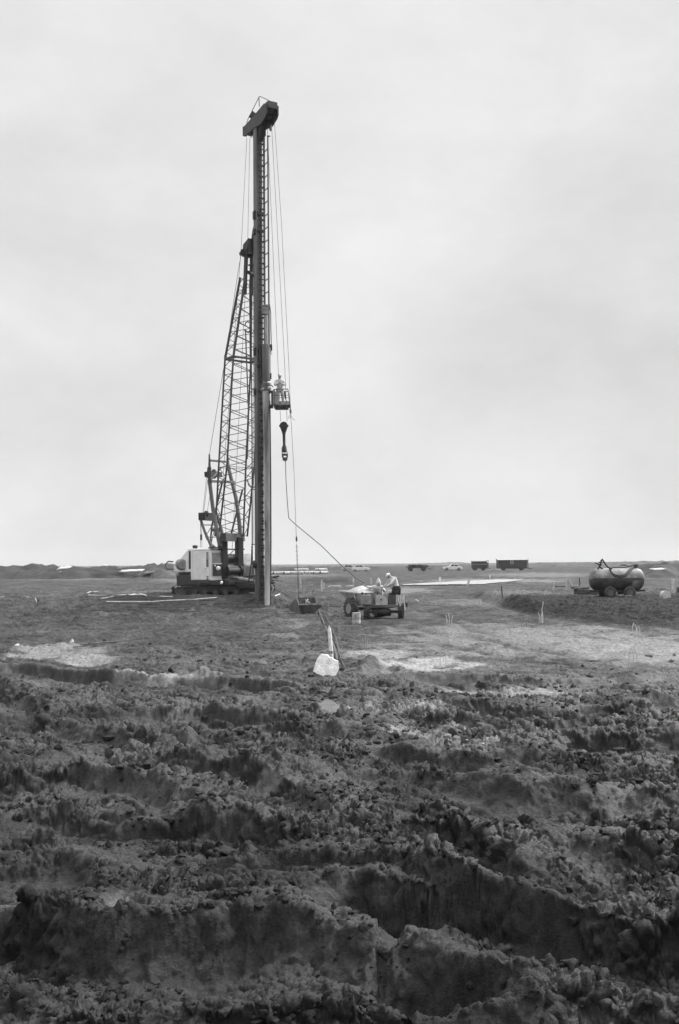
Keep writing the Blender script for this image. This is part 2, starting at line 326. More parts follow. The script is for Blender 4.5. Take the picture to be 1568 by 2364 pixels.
def terrain(X, Y):
    u, v = uv(X, Y); z = base(X, Y); near = (Y < 90)
    rg, heap = rough_mask(u, v, Y); bk, bd = bank(X, Y)
    rf, wall = rutfield(X, Y); z = z + rf*(1-sst(26, 34, Y))
    z = z + .3*np.exp(-((u-860)/38)**2-((Y-25.2)/.7)**2)+ .12*np.exp(-((u-925)/35)**2-((Y-24)/.6)**2)
    flat = np.zeros_like(X)
    for a, b, c, d in FLAT: flat = np.maximum(flat, np.exp(-(((u-a)/c)**2+((v-b)/d)**2)**2))
    z = z - .1*flat
    am = rg*(1-.8*wall)*(1-.75*flat)
    q = sst(60, 110, Y)
    mid = (1-rg)*(1+.9*bk)*sst(14, 30, Y)*(1-sst(75, 130, Y)); lf_ = 1-.62*sst(700, 900, u)*(1-sst(1395, 1500, v)*0)
    z = z + mid*lf_*(.2*fbm(X*1.2, Y*.8, 61, 5, .66) + .1*cl0(X, Y)*blocks(wx0(X, Y)*2.4, Y*1.9, 62, .6) + .05*blocks(X*5.2, Y*4.2, 63, .6)) - .09*tracks(u, v)*(1-rg)
    z = z + (.035+.05*rg)*fbm(X*.55, Y*.55, 3, 3)*(1+.8*q) + .13*am*fbm(X*1.5, Y*1.5, 5, 3)
    wx, wy = X+.07*fbm(X*6, Y*6, 70, 3), Y+.07*fbm(X*6, Y*6, 71, 3)
    cl = .35+1.1*sst(-.25, .45, fbm(X*.9, Y*.9, 91, 3))
    z = z + am*.12*cl*blocks(wx*2.3, wy*2.3, 11, .6) + .03*(.4*am)*blocks(wx*6.3, wy*6.3, 12, .5) + (.018*bk+.01)*(1-wall)*blocks(wx*14, wy*14, 13, .5)
    z = z + (.012)*(1-wall)*fbm(X*12, Y*12, 6, 4, .6)*(1-.6*wall) + (.05*bk+.02*left_m(u, Y)+.045*(1-rg))*fbm(X*3, Y*4, 8, 5, .66)
    return z, rg, wall, flat, bk
def left_m(u, Y): return (1-sst(600, 800, u))*(1-sst(50, 70, Y))
LIGHT = [(960,1537,120,16,.56),(890,1516,80,14,.44),(1250,1480,330,34,.32),(1480,1500,190,30,.34),(1050,1455,150,14,.27),(1085,1714,95,11,.58),(960,1700,70,16,.4),(1050,1680,40,10,.4),(610,1785,40,5,.26),
 (110,1508,110,18,.36),(210,1528,70,13,.36),(380,1568,110,9,.46),(800,1643,80,10,.46),(960,1640,60,8,.36),(1180,1602,150,9,.36),(70,2098,120,20,.2),(290,2125,55,26,.24),(40,2335,110,40,.2),(560,2320,120,25,.12),(1040,1685,50,14,.3),
 (655,1434,40,4,.26),(690,1446,30,4,.24),(650,1471,34,3,.24),(690,1482,30,3,.22),(940,1372,60,6,.3),(1150,1352,160,4,.33),(150,1345,160,7,.26),(40,1318,60,5,.2),(320,1395,120,5,.2),(700,1340,90,5,.24),
 (420,1352,60,4,.26),(1250,1340,120,5,.28),(1130,1395,130,8,.22)]
def albedo(X, Y, rg, wall, flat, bk):
    u, v = uv(X, Y)
    n = fbm(X*1.3, Y*1.3, 21, 5, .6); n2 = fbm(X*.35, Y*.5, 22, 4, .6)
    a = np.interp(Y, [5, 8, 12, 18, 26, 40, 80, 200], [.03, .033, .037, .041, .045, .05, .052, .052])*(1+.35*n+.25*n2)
    a = a*(1-.2*wall)*(1+.6*sst(9, 26, Y)*fbm(X*5, Y*4, 28, 4, .7)+.3*fbm(X*1.7, Y*1.7, 27, 2))*(1+.75*sst(20, 45, Y)*fbm(X*.9, Y*.35, 29, 5, .7))  # rut walls darker: wet smeared clay, with some shade put into the colour
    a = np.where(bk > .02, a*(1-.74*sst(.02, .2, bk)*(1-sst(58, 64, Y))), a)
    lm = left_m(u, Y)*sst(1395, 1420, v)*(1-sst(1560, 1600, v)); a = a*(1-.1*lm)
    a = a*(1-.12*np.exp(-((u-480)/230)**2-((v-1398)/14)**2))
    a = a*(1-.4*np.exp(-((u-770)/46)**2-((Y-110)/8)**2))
    g = 6.0*fbm(X*1.1, Y*.8, 25, 5, .62)
    for c, d, e, f, val in LIGHT:
        r = ((u-c)/e)**2+((v-d)/f)**2
        val = val*.44; m = (1-sst(.3, 1.5, r+.27*g))
        a = a + (np.maximum(a, val*(1+.22*n))-a)*m
    # dark wheel tracks sweeping over the pale field
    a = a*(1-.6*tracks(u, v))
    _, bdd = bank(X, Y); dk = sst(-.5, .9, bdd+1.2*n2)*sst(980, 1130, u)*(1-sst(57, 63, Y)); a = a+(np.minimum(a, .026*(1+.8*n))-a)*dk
    return np.clip(a, .012, .6)
def grid_object(name, X, Y, Z, A, m, extra=None):
    r, c = X.shape; me = bpy.data.meshes.new(name)
    co = np.stack([X, Y, Z], -1).reshape(-1, 3).astype(np.float32)
    idx = np.arange(r*c).reshape(r, c); q = np.stack([idx[:-1, :-1], idx[:-1, 1:], idx[1:, 1:], idx[1:, :-1]], -1).reshape(-1, 4).astype(np.int32)
    me.vertices.add(len(co)); me.vertices.foreach_set('co', co.ravel()); me.loops.add(q.size); me.loops.foreach_set('vertex_index', q.ravel())
    me.polygons.add(len(q)); me.polygons.foreach_set('loop_start', np.arange(0, q.size, 4, dtype=np.int32))
    me.polygons.foreach_set('use_smooth', np.ones(len(q), bool))
    me.update(calc_edges=True)
    for nm, arr in (('alb', A), ('wet', extra)):
        if arr is not None:
            at = me.attributes.new(nm, 'FLOAT', 'POINT'); at.data.foreach_set('value', arr.ravel().astype(np.float32))
    me.materials.append(m); o = bpy.data.objects.new(name, me); col.objects.link(o); return o
def ground_mat():
    m = bpy.data.materials.new('churned clay'); m.use_nodes = True; t = m.node_tree; b = t.nodes['Principled BSDF']
    at = nd(t, 'ShaderNodeAttribute', attribute_name='alb'); wt = nd(t, 'ShaderNodeAttribute', attribute_name='wet'); co = nd(t, 'ShaderNodeTexCoord')
    n = nd(t, 'ShaderNodeTexNoise'); n.inputs['Scale'].default_value = 11; n.inputs['Detail'].default_value = 8; n.inputs['Roughness'].default_value = .7
    mrn = nd(t, 'ShaderNodeMapRange'); mrn.inputs['From Min'].default_value = .3; mrn.inputs['From Max'].default_value = .7; mrn.inputs['To Min'].default_value = .5; mrn.inputs['To Max'].default_value = 1.6
    mm = nd(t, 'ShaderNodeMath', operation='MULTIPLY')
    t.links.new(co.outputs['Object'], n.inputs[0]); t.links.new(n.outputs[0], mrn.inputs[0]); t.links.new(mrn.outputs[0], mm.inputs[0]); t.links.new(at.outputs['Fac'], mm.inputs[1]); t.links.new(mm.outputs[0], b.inputs['Base Color'])
    r = nd(t, 'ShaderNodeMapRange'); r.inputs['To Min'].default_value = .7; r.inputs['To Max'].default_value = .22; t.links.new(wt.outputs['Fac'], r.inputs['Value']); t.links.new(r.outputs[0], b.inputs['Roughness'])
    sp = nd(t, 'ShaderNodeMapRange'); sp.inputs['To Min'].default_value = .05; sp.inputs['To Max'].default_value = .4; t.links.new(wt.outputs['Fac'], sp.inputs['Value']); t.links.new(sp.outputs[0], b.inputs['Specular IOR Level'])
    h = None
    n3 = nd(t, 'ShaderNodeTexNoise'); n3.inputs['Scale'].default_value = 38; n3.inputs['Detail'].default_value = 6; n3.inputs['Roughness'].default_value = .7
    bp = nd(t, 'ShaderNodeBump'); bp.inputs['Strength'].default_value = .9; bp.inputs['Distance'].default_value = .03
    t.links.new(co.outputs['Object'], n3.inputs[0]); t.links.new(n3.outputs[0], bp.inputs['Height']); t.links.new(bp.outputs[0], b.inputs['Normal'])
    return m
GM = ground_mat()
ys = np.concatenate([np.exp(np.arange(math.log(4.3), math.log(60), .00195)), np.exp(np.arange(math.log(60), math.log(330), .003)), np.geomspace(335, 9000, 40)])
us = np.concatenate([np.linspace(-.65, -.402, 70), np.linspace(-.4, .4, 1000), np.linspace(.402, .65, 70)])
YY = np.repeat(ys[:, None], len(us), 1); XX = (YY+4.5*np.exp(-YY/60))*us[None, :]
ZZ, rg_, wall_, flat_, bk_ = terrain(XX, YY)
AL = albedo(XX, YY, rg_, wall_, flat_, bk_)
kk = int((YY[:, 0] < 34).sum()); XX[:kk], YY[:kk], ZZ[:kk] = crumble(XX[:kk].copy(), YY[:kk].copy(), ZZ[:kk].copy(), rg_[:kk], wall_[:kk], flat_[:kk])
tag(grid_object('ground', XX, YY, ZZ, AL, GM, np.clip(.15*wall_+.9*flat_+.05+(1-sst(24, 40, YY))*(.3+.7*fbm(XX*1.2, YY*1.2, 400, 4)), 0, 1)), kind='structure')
del XX, YY, ZZ, rg_, wall_, flat_, bk_
# the wider plain round the whole site, below the churned sheet
rr = np.concatenate([[.01], np.geomspace(3, 11000, 60)]); th = np.linspace(0, 2*math.pi, 97)
RR = np.repeat(rr[:, None], 97, 1); TH = np.repeat(th[None, :], len(rr), 0)
tag(grid_object('plain', RR*np.cos(TH), RR*np.sin(TH), np.interp(RR, [a for a, _ in ZY], [b for _, b in ZY])-np.interp(RR, [0, 60, 100, 3000], [1.0, 1.0, .5, .45]), RR*0+.13, GM, RR*0+.1), kind='structure')
# loose clods
import bmesh
def ico(sub):
    b = bmesh.new(); bmesh.ops.create_icosphere(b, subdivisions=sub, radius=1); v = np.array([x.co[:] for x in b.verts]); f = np.array([[q.index for q in x.verts] for x in b.faces]); b.free(); return v, f
def scatter(name, n, ylo, yhi, smin, smax, seed, alb_s=1.0, keep=lambda u, v, rg, wall, flat, bk, r: r < rg*(1-wall)*(1-flat), sub=1):
    rs = np.random.RandomState(seed); y = 1/(1/ylo + (1/yhi-1/ylo)*rs.rand(n)); x = y*(rs.rand(n)*1.0-.5)
    z, rg, wall, flat, bk = terrain(x, y); u, v = uv(x, y); k = keep(u, v, rg, wall, flat, bk, rs.rand(n)/np.clip(.45+2.2*fbm(x*1.4, y*1.4, 90, 3), .05, 1.5)); x, y, z = x[k], y[k], z[k]; n = len(x)
    al = albedo(x, y, rg[k], wall[k], flat[k], bk[k])*alb_s
    bv, bf = ico(sub); sz = smin*(smax/smin)**(rs.rand(n)**3)*np.clip(y/10, .8, 1.5)
    P = np.repeat(bv[None], n, 0)*(1+.7*(rs.rand(n, len(bv), 1)-.5)); P = P*(sz[:, None, None]*(.6+.8*rs.rand(n, 1, 3))*np.array([1., 1, .9]))
    a = rs.rand(n)*6.28; c, s = np.cos(a)[:, None], np.sin(a)[:, None]; px, py = P[..., 0]*c-P[..., 1]*s, P[..., 0]*s+P[..., 1]*c
    co = np.stack([px+x[:, None], py+y[:, None], P[..., 2]+z[:, None]+sz[:, None]*.05], -1).reshape(-1, 3).astype(np.float32)
    f = (bf[None]+(np.arange(n)*len(bv))[:, None, None]).reshape(-1, 3).astype(np.int32)
    me = bpy.data.meshes.new(name); me.vertices.add(len(co)); me.vertices.foreach_set('co', co.ravel()); me.loops.add(f.size); me.loops.foreach_set('vertex_index', f.ravel())
    me.polygons.add(len(f)); me.polygons.foreach_set('loop_start', np.arange(0, f.size, 3, dtype=np.int32)); me.polygons.foreach_set('use_smooth', np.zeros(len(f), bool)); me.update(calc_edges=True)
    at = me.attributes.new('alb', 'FLOAT', 'POINT'); at.data.foreach_set('value', np.repeat(al*(.8+.5*rs.rand(n)), len(bv)).astype(np.float32))
    me.materials.append(GM); o = bpy.data.objects.new(name, me); col.objects.link(o); return o
tag(scatter('mud_clods', 70000, 5, 36, .007, .055, 5), 'crumbled clods of dark clay strewn over the churned ruts', 'clods', kind='stuff')
# puddles: level water lying in the hollows
wm = bpy.data.materials.new('puddle water'); wm.use_nodes = True; wb = wm.node_tree.nodes['Principled BSDF']; wb.inputs['Base Color'].default_value = (.09, .09, .09, 1); wb.inputs['Roughness'].default_value = .12
wn = nd(wm.node_tree, 'ShaderNodeTexNoise'); wn.inputs['Scale'].default_value = 9; wbp = nd(wm.node_tree, 'ShaderNodeBump'); wbp.inputs['Strength'].default_value = .12; wbp.inputs['Distance'].default_value = .01
wm.node_tree.links.new(wn.outputs[0], wbp.inputs['Height']); wm.node_tree.links.new(wbp.outputs[0], wb.inputs['Normal'])
for a, b, c, d in PUD:
    xc, yc = flat_pt(a, b); rx = c*yc/FP*1.1; ry = d*yc*yc/(FP*EYE)*1.15
    t = np.linspace(0, 6.28, 40)[:-1]; zs = terrain(xc+.5*rx*np.cos(t), yc+.5*ry*np.sin(t))[0]
    z = float(np.percentile(zs, 66))
    mb = MB(); ring = [(xc+rx*math.cos(q), yc+ry*math.sin(q), z) for q in t]; mb.add(ring, [tuple(range(len(ring)))])
    tag(mb.build('water', wm, smooth=False), kind='structure')
# ---------------------------------------------------------------- the pile-driving rig
CC = Vector((-7.7, 65.9, 0)); HX = Vector((.6, -.8, 0)); LX = Vector((.8, .6, 0))
zc = float(base(np.array([-9.]), np.array([66.]))[0])
def Lc(px, py, lat):
    """point on the sight line lying at a given distance to the far side of the crane's own centre plane"""
    q = ray(px, py); d = Vector((q[0], 1, q[1])); t = (LX.dot(CC)+lat)/(LX.x*d.x+LX.y*d.y); return Vector((0, 0, EYE)) + d*t
def Cw(f, l, z): return CC + HX*f + LX*l + Vector((0, 0, z))
rotC = Matrix((HX, LX, (0, 0, 1))).transposed()
rig = empty('pile_driving_rig', 'tall crawler crane rig with lattice boom and a dark vertical mast, standing left of centre', 'piling rig', (CC.x, CC.y, zc))
def P(name, m, mb, parent=None, **k): return mb.build(name, M[m] if isinstance(m, str) else m, parent or rig, **k)
# crawler tracks
for yc, x0, x1 in ((64.4, -10.85, -4.6), (67.3, -10.7, -4.4)):
    zt = zc - .04; hgt = .74; prof = []
    for i in range(48):     # loop of shoes round the frame
        a = 2*math.pi*i/48; prof.append((a,))
    mb = MB(); Lx = x1-x0; cx = (x0+x1)/2; rdr = hgt/2; st = Lx-2*rdr; per = 2*st+2*math.pi*rdr; n = 54
    def at(s):
        s %= per
        if s < st: return (cx-st/2+s, zt+hgt, 0)
        s -= st
        if s < math.pi*rdr: a = math.pi/2-s/rdr; return (cx+st/2+rdr*math.cos(a), zt+rdr+rdr*math.sin(a), math.pi/2-a)
        s -= math.pi*rdr
        if s < st: return (cx+st/2-s, zt, math.pi)
        s -= st; a = -math.pi/2-s/rdr; return (cx-st/2+rdr*math.cos(a), zt+rdr+rdr*math.sin(a), math.pi/2-a)
    for i in range(n):
        x, z, a = at(i*per/n); sag = -.3*max(0, 1-(x-x0)/2.6) if z > zt+.5 else 0
        mb.box((x, yc, z+sag), (per/n*.86, .72, .06), Euler((0, a, 0)).to_matrix()); mb.box((x+.05*math.sin(a), yc, z+sag+.05*math.cos(a)), (.05, .7, .07), Euler((0, a, 0)).to_matrix())
    tr = P('crawler_track', 'black', mb)
    mb = MB(); mb.prism([(x0+.5, yc-.24, zt+.2), (x1-.5, yc-.24, zt+.2), (x1-.6, yc-.24, zt+.6), (x0+1.6, yc-.24, zt+.56), (x0+.5, yc-.24, zt+.5)], (0, .48, 0)); P('track_frame', 'black', mb, tr, bevel=.02)
    for i in range(8):
        x = x0+.75+i*(Lx-1.5)/7; mb = MB(); mb.lathe((x, yc-.3, zt+.2), (0, 1, 0), [(0, .02), (.001, .17), (.6, .17), (.601, .02)], 14); P('roller', 'steel', mb, tr)
    for x in (x0+.45, x1-.45):
        mb = MB(); mb.lathe((x, yc-.29, zt+.3), (0, 1, 0), [(0, .02), (.001, .26), (.58, .26), (.581, .02)], 18); mb.lathe((x, yc-.33, zt+.3), (0, 1, 0), [(0, .02), (.001, .12), (.1, .12)], 10); P('sprocket', 'rust', mb, tr)
mb = MB(); mb.box((-7.8, 65.9, zc+.62), (2.6, 3.0, .4)); mb.lathe((CC.x, CC.y, zc+.8), (0, 0, 1), [(0, .9), (.28, .9)], 28); P('undercarriage_frame', 'black', mb, bevel=.02)
# upper works: a turntable deck, two machinery houses, cab
def cbox(mb, f0, f1, l0, l1, z0, z1): mb.box(Cw((f0+f1)/2, (l0+l1)/2, (z0+z1)/2), (f1-f0, l1-l0, z1-z0), rotC)
zd = Lc(520, 1341, -1.6).z
pr = Lc(440, 1300, -1.62); fr = (pr-CC).dot(HX); pf = Lc(486, 1300, -1.62); ff = (pf-CC).dot(HX)     # back and front of the cab side
mb = MB(); cbox(mb, -3.0, 1.6, -1.6, 1.6, zd-.28, zd-.05); cbox(mb, 1.6, 2.1, -.9, 1.0, zd-.28, zd-.02)
for l in (-1.62, 1.62): mb.beam(Cw(-2.6, l, zd-.14), Cw(1.7, l, zd-.14), .06, .3, side=LX)
P('turntable_deck', 'black', mb, bevel=.015)
zt = Lc(462, 1267, -1.62).z; zb = zd
mb = MB()
def side(poly, l0, l1, mbx): mbx.prism([Cw(f, l0, z) for f, z in poly], LX*(l1-l0))
side([(fr, zb), (ff, zb), (ff+.03, zb+1.0), (ff-.05, zt-.14), (ff-.3, zt), (fr, zt)], -1.62, -.72, mb)
cab = P('cab', 'paint', mb, bevel=.05)
c1 = fr+.36; dz = zt-zb
mb = MB(); cbox(mb, c1, ff-.12, -1.645, -1.622, zb+.05, zt-.12); door = P('door', 'paint', mb, cab, bevel=.006)
mb = MB()
for f0, f1, z0, z1 in ((c1-.02, c1, zb+.04, zt-.1), (c1, ff-.1, zt-.12, zt-.1), (c1, ff-.1, zb+.03, zb+.05)): cbox(mb, f0, f1, -1.64, -1.6235, z0, z1)
P('door_gap', 'black', mb, cab, smooth=False)
mb = MB(); w0, w1 = ff-.5, ff-.2
mb.prism([Cw(f, -1.652, z) for f, z in [(w0, zb+.42*dz+.1), (w0+.05, zb+.42*dz), (w1-.05, zb+.42*dz), (w1, zb+.42*dz+.1), (w1, zt-.26), (w1-.06, zt-.2), (w0+.06, zt-.2), (w0, zt-.26)]], LX*.006); P('side_window', 'glass', mb, cab)
mb = MB(); mb.prism([Cw(f, -1.656, z) for f, z in [(w0, zb+.42*dz+.1), (w0+.05, zb+.42*dz), (w1-.05, zb+.42*dz), (w1, zb+.42*dz+.1), (w1, zb+.66*dz), (w0, zb+.66*dz)]], LX*.003); P('sliding_pane', 'dglass', mb, cab)
mb = MB()
for z in (.06, .2): cbox(mb, w0+.03, w1-.02, -1.652, -1.646, zb+z, zb+z+.1); mb.box(Cw((w0+w1)/2, -1.654, zb+z+.05), (.1, .003, .03), rotC)
P('ventilation_grille', 'steel2', mb, cab)
mb = MB(); sx = c1+.28                                        # the white emblem: two crossed bars between rules
for z in (zb+1.32, zb+1.1): cbox(mb, sx-.06, sx+.36, -1.65, -1.646, z, z+.06)
cbox(mb, sx, sx+.3, -1.65, -1.646, zb+1.2, zb+1.245); mb.beam(Cw(sx+.02, -1.65, zb+1.15), Cw(sx+.28, -1.65, zb+1.33), .03, .006, side=(0,0,1)); mb.beam(Cw(sx+.28, -1.651, zb+1.15), Cw(sx+.02, -1.651, zb+1.33), .03, .006, side=(0,0,1))
P('emblem', 'white', mb, cab, smooth=False)
mb = MB(); cbox(mb, w0-.1, w0-.02, -1.68, -1.655, zb+.75, zb+.79); P('handle', 'black', mb, door)
# cab front: upper and lower windscreens
mb = MB(); mb.add([Cw(ff+.02, -1.5, zb+1.12), Cw(ff+.02, -.82, zb+1.12), Cw(ff-.1, -.82, zt-.16), Cw(ff-.1, -1.5, zt-.16)], [(0,1,2,3)]); mb.v = [v+HX*.045 for v in mb.v]; P('windscreen', 'glass', mb, cab)
mb = MB(); mb.add([Cw(ff+.06, -1.5, zb+.3), Cw(ff+.06, -.82, zb+.3), Cw(ff+.065, -.82, zb+1.06), Cw(ff+.065, -1.5, zb+1.06)], [(0,1,2,3)]); P('lower_windscreen', 'dglass', mb, cab)
mb = MB(); mb.beam(Cw(ff+.08, -1.58, zb+1.09), Cw(ff+.08, -.74, zb+1.09), .06, .05); mb.beam(Cw(ff+.07, -.76, zb+.1), Cw(ff+.07, -.76, zb+1.1), .06, .05, side=LX); mb.beam(Cw(ff+.07, -.76, zb+1.1), Cw(ff-.1, -.76, zt-.1), .06, .05, side=LX); P('window_frame', 'white', mb, cab)
mb = MB(); mb.ell(Cw(ff+.12, -1.12, zb+.8), (.05, .17, .14), rotC); mb.ell(Cw(ff+.12, -1.36, zb+.96), (.04, .06, .06), rotC); P('headlight', 'white', mb, cab)
mb = MB(); cbox(mb, ff-.28, ff+.1, -1.62, -.7, zt+.005, zt+.1); P('roof_visor', 'steel2', mb, cab, bevel=.02)
mb = MB(); mb.lathe(Cw(ff-.4, -1.2, zt), (0,0,1), [(0, .1), (.14, .1), (.2, .06)], 12); P('roof_lamp', 'black', mb, cab)
# near machinery house behind the cab, sloping down to the tail
back = (Lc(400, 1300, -1.55)-CC).dot(HX); bz = Lc(415, 1330, -1.55).z
mb = MB(); side([(back, zb+.62), (back+.0, zb+.95), (fr-.55, zt+.02), (fr-.02, zt+.04), (fr-.02, zb+.55), (back+.4, zb+.55)], -1.5, -.2, mb); hs = P('machinery_house', 'paint', mb, bevel=.03)
mb = MB(); cbox(mb, fr-.42, fr-.02, -1.53, -1.51, zb+.75, zt-.12); P('door_opening', 'black', mb, hs)
mb = MB(); mb.lathe(Cw(fr-.3, -1.1, zt+.04), (0,0,1), [(0, .16), (.12, .16), (.16, .2), (.2, .2), (.24, .05)], 16); P('filter_cap', 'steel', mb, hs)
mb = MB(); a = Lc(422, 1303, -1.7); b_ = Lc(394, 1303, -.4)
mb.lathe(a, (b_-a).normalized(), [(0, .1), (.01, .32), (.3, .38), (.75, .38), (.9, .3), (1.3, .2), (1.31, .02)], 22); P('exhaust_drum', 'paintd', mb, hs)
mb = MB(); t0 = Lc(400, 1300, -1.3); mb.tube([t0+V(0,0,.1), t0+V(-.35,0,.12), t0+V(-.55,0,-.1), t0+V(-.45,0,-.4), t0+V(0,0,-.42), t0+V(.8,-.1,-.3)], .05, 8); P('exhaust_pipe', 'steel', mb, hs)
mb = MB(); side([(back-.15, zb+.12), (back+.35, zb+.12), (back+.35, zb+.52), (back-.15, zb+.45)], -1.3, .6, mb); P('tail_panel', 'paintd', mb, hs, bevel=.02)
cf = (Lc(407, 1330, -1.5)-CC).dot(HX); cr = (Lc(439, 1330, -1.5)-CC).dot(HX)
mb = MB(); cbox(mb, cf, cr, -1.5, 1.5, Lc(420, 1353, -1.5).z, zb+.35); P('counterweight', 'black', mb, bevel=.05)
# far machinery house with its bevelled top
mb = MB(); rz0 = zd; side([(-2.6, rz0), (1.35, rz0), (1.35, rz0+1.0), (.8, rz0+1.75), (-2.2, rz0+1.75), (-2.6, rz0+1.1)], .75, 1.6, mb); fh = P('engine_house', 'paintd', mb, bevel=.03)
mb = MB(); mb.add([Cw(1.36, .85, rz0+.2), Cw(1.36, 1.5, rz0+.2), Cw(1.36, 1.5, rz0+.9), Cw(1.36, .85, rz0+.9)], [(0,1,2,3)]); mb.v = [v+HX*.004 for v in mb.v]; P('radiator_panel', 'steel2', mb, fh)
mb = MB(); cbox(mb, .2, 1.2, -.62, .6, rz0, rz0+.95); P('winch_housing', 'paintd', mb, bevel=.03)
for f, z in ((1.25, .6), (.6, 1.3)):
    mb = MB(); p0 = Cw(f, -.55, rz0+z); mb.lathe(p0, LX, [(0, .05), (.01, .36), (.06, .36), (.07, .24), (1.03, .24), (1.04, .36), (1.09, .36), (1.1, .05)], 20); P('winch_drum', 'black', mb)
mb = MB()
for k in range(14):
    a = Cw(1.35+random.uniform(0, .4), random.uniform(-.6, 1.3), rz0-.05+random.uniform(0, .3)); mb.tube([a, a+V(random.uniform(.5, 1.6), -random.uniform(.1, .6), random.uniform(-.15, .15)), a+V(random.uniform(1.7, 2.4), -.7, random.uniform(-.3, .1))], random.uniform(.02, .06), 6)
P('hydraulic_lines', 'steel', mb)
mb = MB(); mb.tube([Lc(522, 1334, 0), Lc(540, 1334, 0), Lc(556, 1337, 0), Lc(588, 1341, .1)], [.05, .1, .13, .06], 10); P('wrapped_pipe', 'paintd', mb)
mb = MB(); mb.tube([Lc(528, 1345, -.3), Lc(540, 1354, -.3), Lc(552, 1360, -.2), Lc(566, 1357, -.1), Lc(574, 1345, 0), Lc(577, 1325, 0), Lc(581, 1295, 0), Lc(582, 1260, 0)], .045, 8); P('hanging_hose', 'hose', mb)
mb = MB(); mb.lathe(Lc(513, 1345, -1.62)-LX*.1, LX, [(0, .1), (.1, .1)], 12); P('lamp', 'white', mb)
# stabiliser beam from the deck out to the foot of the mast
mastb = Vector((W(601, 1395, 62.3).x, 62.3, 0)); mastt = Vector((W(596.5, 300, 62.3).x, 62.3, 0))
def mast(z): # axis of the mast
    a = W(601, 1395, 62.3); b = W(596.5, 300, 62.3); t = (z-a.z)/(b.z-a.z); return a.lerp(b, t)
mb = MB(); mb.beam(Cw(1.6, -.35, zd-.2), mast(zd-.35)+V(-.1, .3, 0), .2, .3); mb.beam(Cw(1.6, .5, zd-.2), mast(zd-.35)+V(.1, .35, 0), .2, .3); P('spotter_beam', 'black', mb)
# boom ------------------------------------------------------------
def lattice(parent, A, B, n, rc, rl, name='boom_section', skip=()):
    """four chords from the corners A to the corners B with diagonal lacing on each face"""
    for a, b in zip(A, B): mb = MB(); mb.tube([a, b], rc, 8); P('chord', 'steel', mb, parent)
    mb = MB()
    for i, j in ((0, 1), (1, 2), (2, 3), (3, 0)):
        for k in range(n):
            p = A[i].lerp(B[i], k/n); q = A[j].lerp(B[j], k/n); p2 = A[i].lerp(B[i], (k+1)/n); q2 = A[j].lerp(B[j], (k+1)/n)
            if k % 2: mb.tube([p, q2], rl, 5, False)
            else: mb.tube([q, p2], rl, 5, False)
    P('lacing', 'steel', mb, parent)
boom = P('boom', 'steel', MB().beam(Lc(515, 1240, -1.15), Lc(559, 1241, 1.25), .4, .52, side=HX))
def sec(pa, wd, df):    # corners of the boom's section at a traced centre point
    c = Lc(pa[0], pa[1], 0); return [c+HX*df/2*i+LX*wd/2*j for i, j in ((-1,-1),(1,-1),(1,1),(-1,1))]
S0, S1, S2, S3 = sec((534, 1238), 2.15, .5), sec((546, 1080), 2.05, 1.05), sec((559.5, 830), 1.95, 1.05), sec((572.5, 640), .75, .65)
lattice(boom, S0, S1, 7, .06, .024); lattice(boom, S1, S2, 14, .06, .024)
lattice(boom, S2, S3, 12, .08, .022)
mb = MB()
for i in range(4): mb.beam(S2[i], S2[(i+1) % 4], .1, .12)
for i in range(4): mb.tube([S1[i], S1[(i+1) % 4]], .02, 5)
P('spreader_frame', 'steel', mb, boom)
c3 = Lc(572.5, 640, 0); c4 = Lc(575.5, 572, 0)
mb = MB(); mb.beam(c3-LX*.25+V(0,0,-1.1), c4-LX*.2, .3, .12, side=HX); mb.beam(c3+LX*.25+V(0,0,-1.1), c4+LX*.2, .3, .12, side=HX); mb.prism([c4+HX*.3-LX*.25+V(0,0,-.5), c4-HX*.45-LX*.25+V(0,0,-.5), c4-HX*.35-LX*.25+V(0,0,.25), c4+HX*.3-LX*.25+V(0,0,.5)], LX*.5); mb.lathe(c4-LX*.3, LX, [(0,.05), (.01, .3), (.6, .3), (.61, .05)], 18); P('boom_head', 'black', mb, boom)
mb = MB(); j0 = Lc(557.5, 580, -.4); mb.beam(c4-HX*.2, j0, .14, .2); mb.lathe(j0-LX*.1+V(0,0,-.15), LX, [(0, .03), (.01, .13), (.2, .13), (.21, .03)], 12); P('boom_tip_jib', 'black', mb, boom)
for l in (-1.05, 1.05):
    mb = MB(); top = Lc(534, 1240, 0)+LX*l; mb.beam(top-LX*l*.43, Cw(1.0, l*.57, zd+.1), .45, .42, side=HX); P('boom_foot', 'black', mb, boom, bevel=.03)
mb = MB(); zz = Lc(534, 1268, 0).z; mb.beam(Cw(1.0, -1, zz), Cw(1.0, 1, zz), .06, .08); mb.beam(Cw(1.0, -1, zz-.95), Cw(1.0, 1, zz-.95), .1, .12); mb.tube([Cw(1.0, -.9, zz-.9), Cw(1.0, .3, zz)], .025, 6); mb.tube([Cw(1.0, .1, zz-.9), Cw(1.0, .9, zz)], .025, 6); P('foot_brace', 'steel', mb, boom)
mb = MB(); mb.tube([Lc(566, 752, 0), Lc(567, 745, 0), Lc(573, 742, 0), Lc(578, 747, 0), Lc(579, 765, 0)], .035, 6); mb.tube([Lc(565, 762, 0), Lc(573, 767, 0), Lc(581, 762, 0)], .05, 6); P('hose_loop', 'hose', mb, boom)
mb = MB(); mb.tube([Lc(567, 760, .3), Lc(569, 820, .3), Lc(572, 900, .35), Lc(574, 960, .3), Lc(571, 1060, .2)], .045, 6); P('inner_pipe', 'steel', mb, boom)
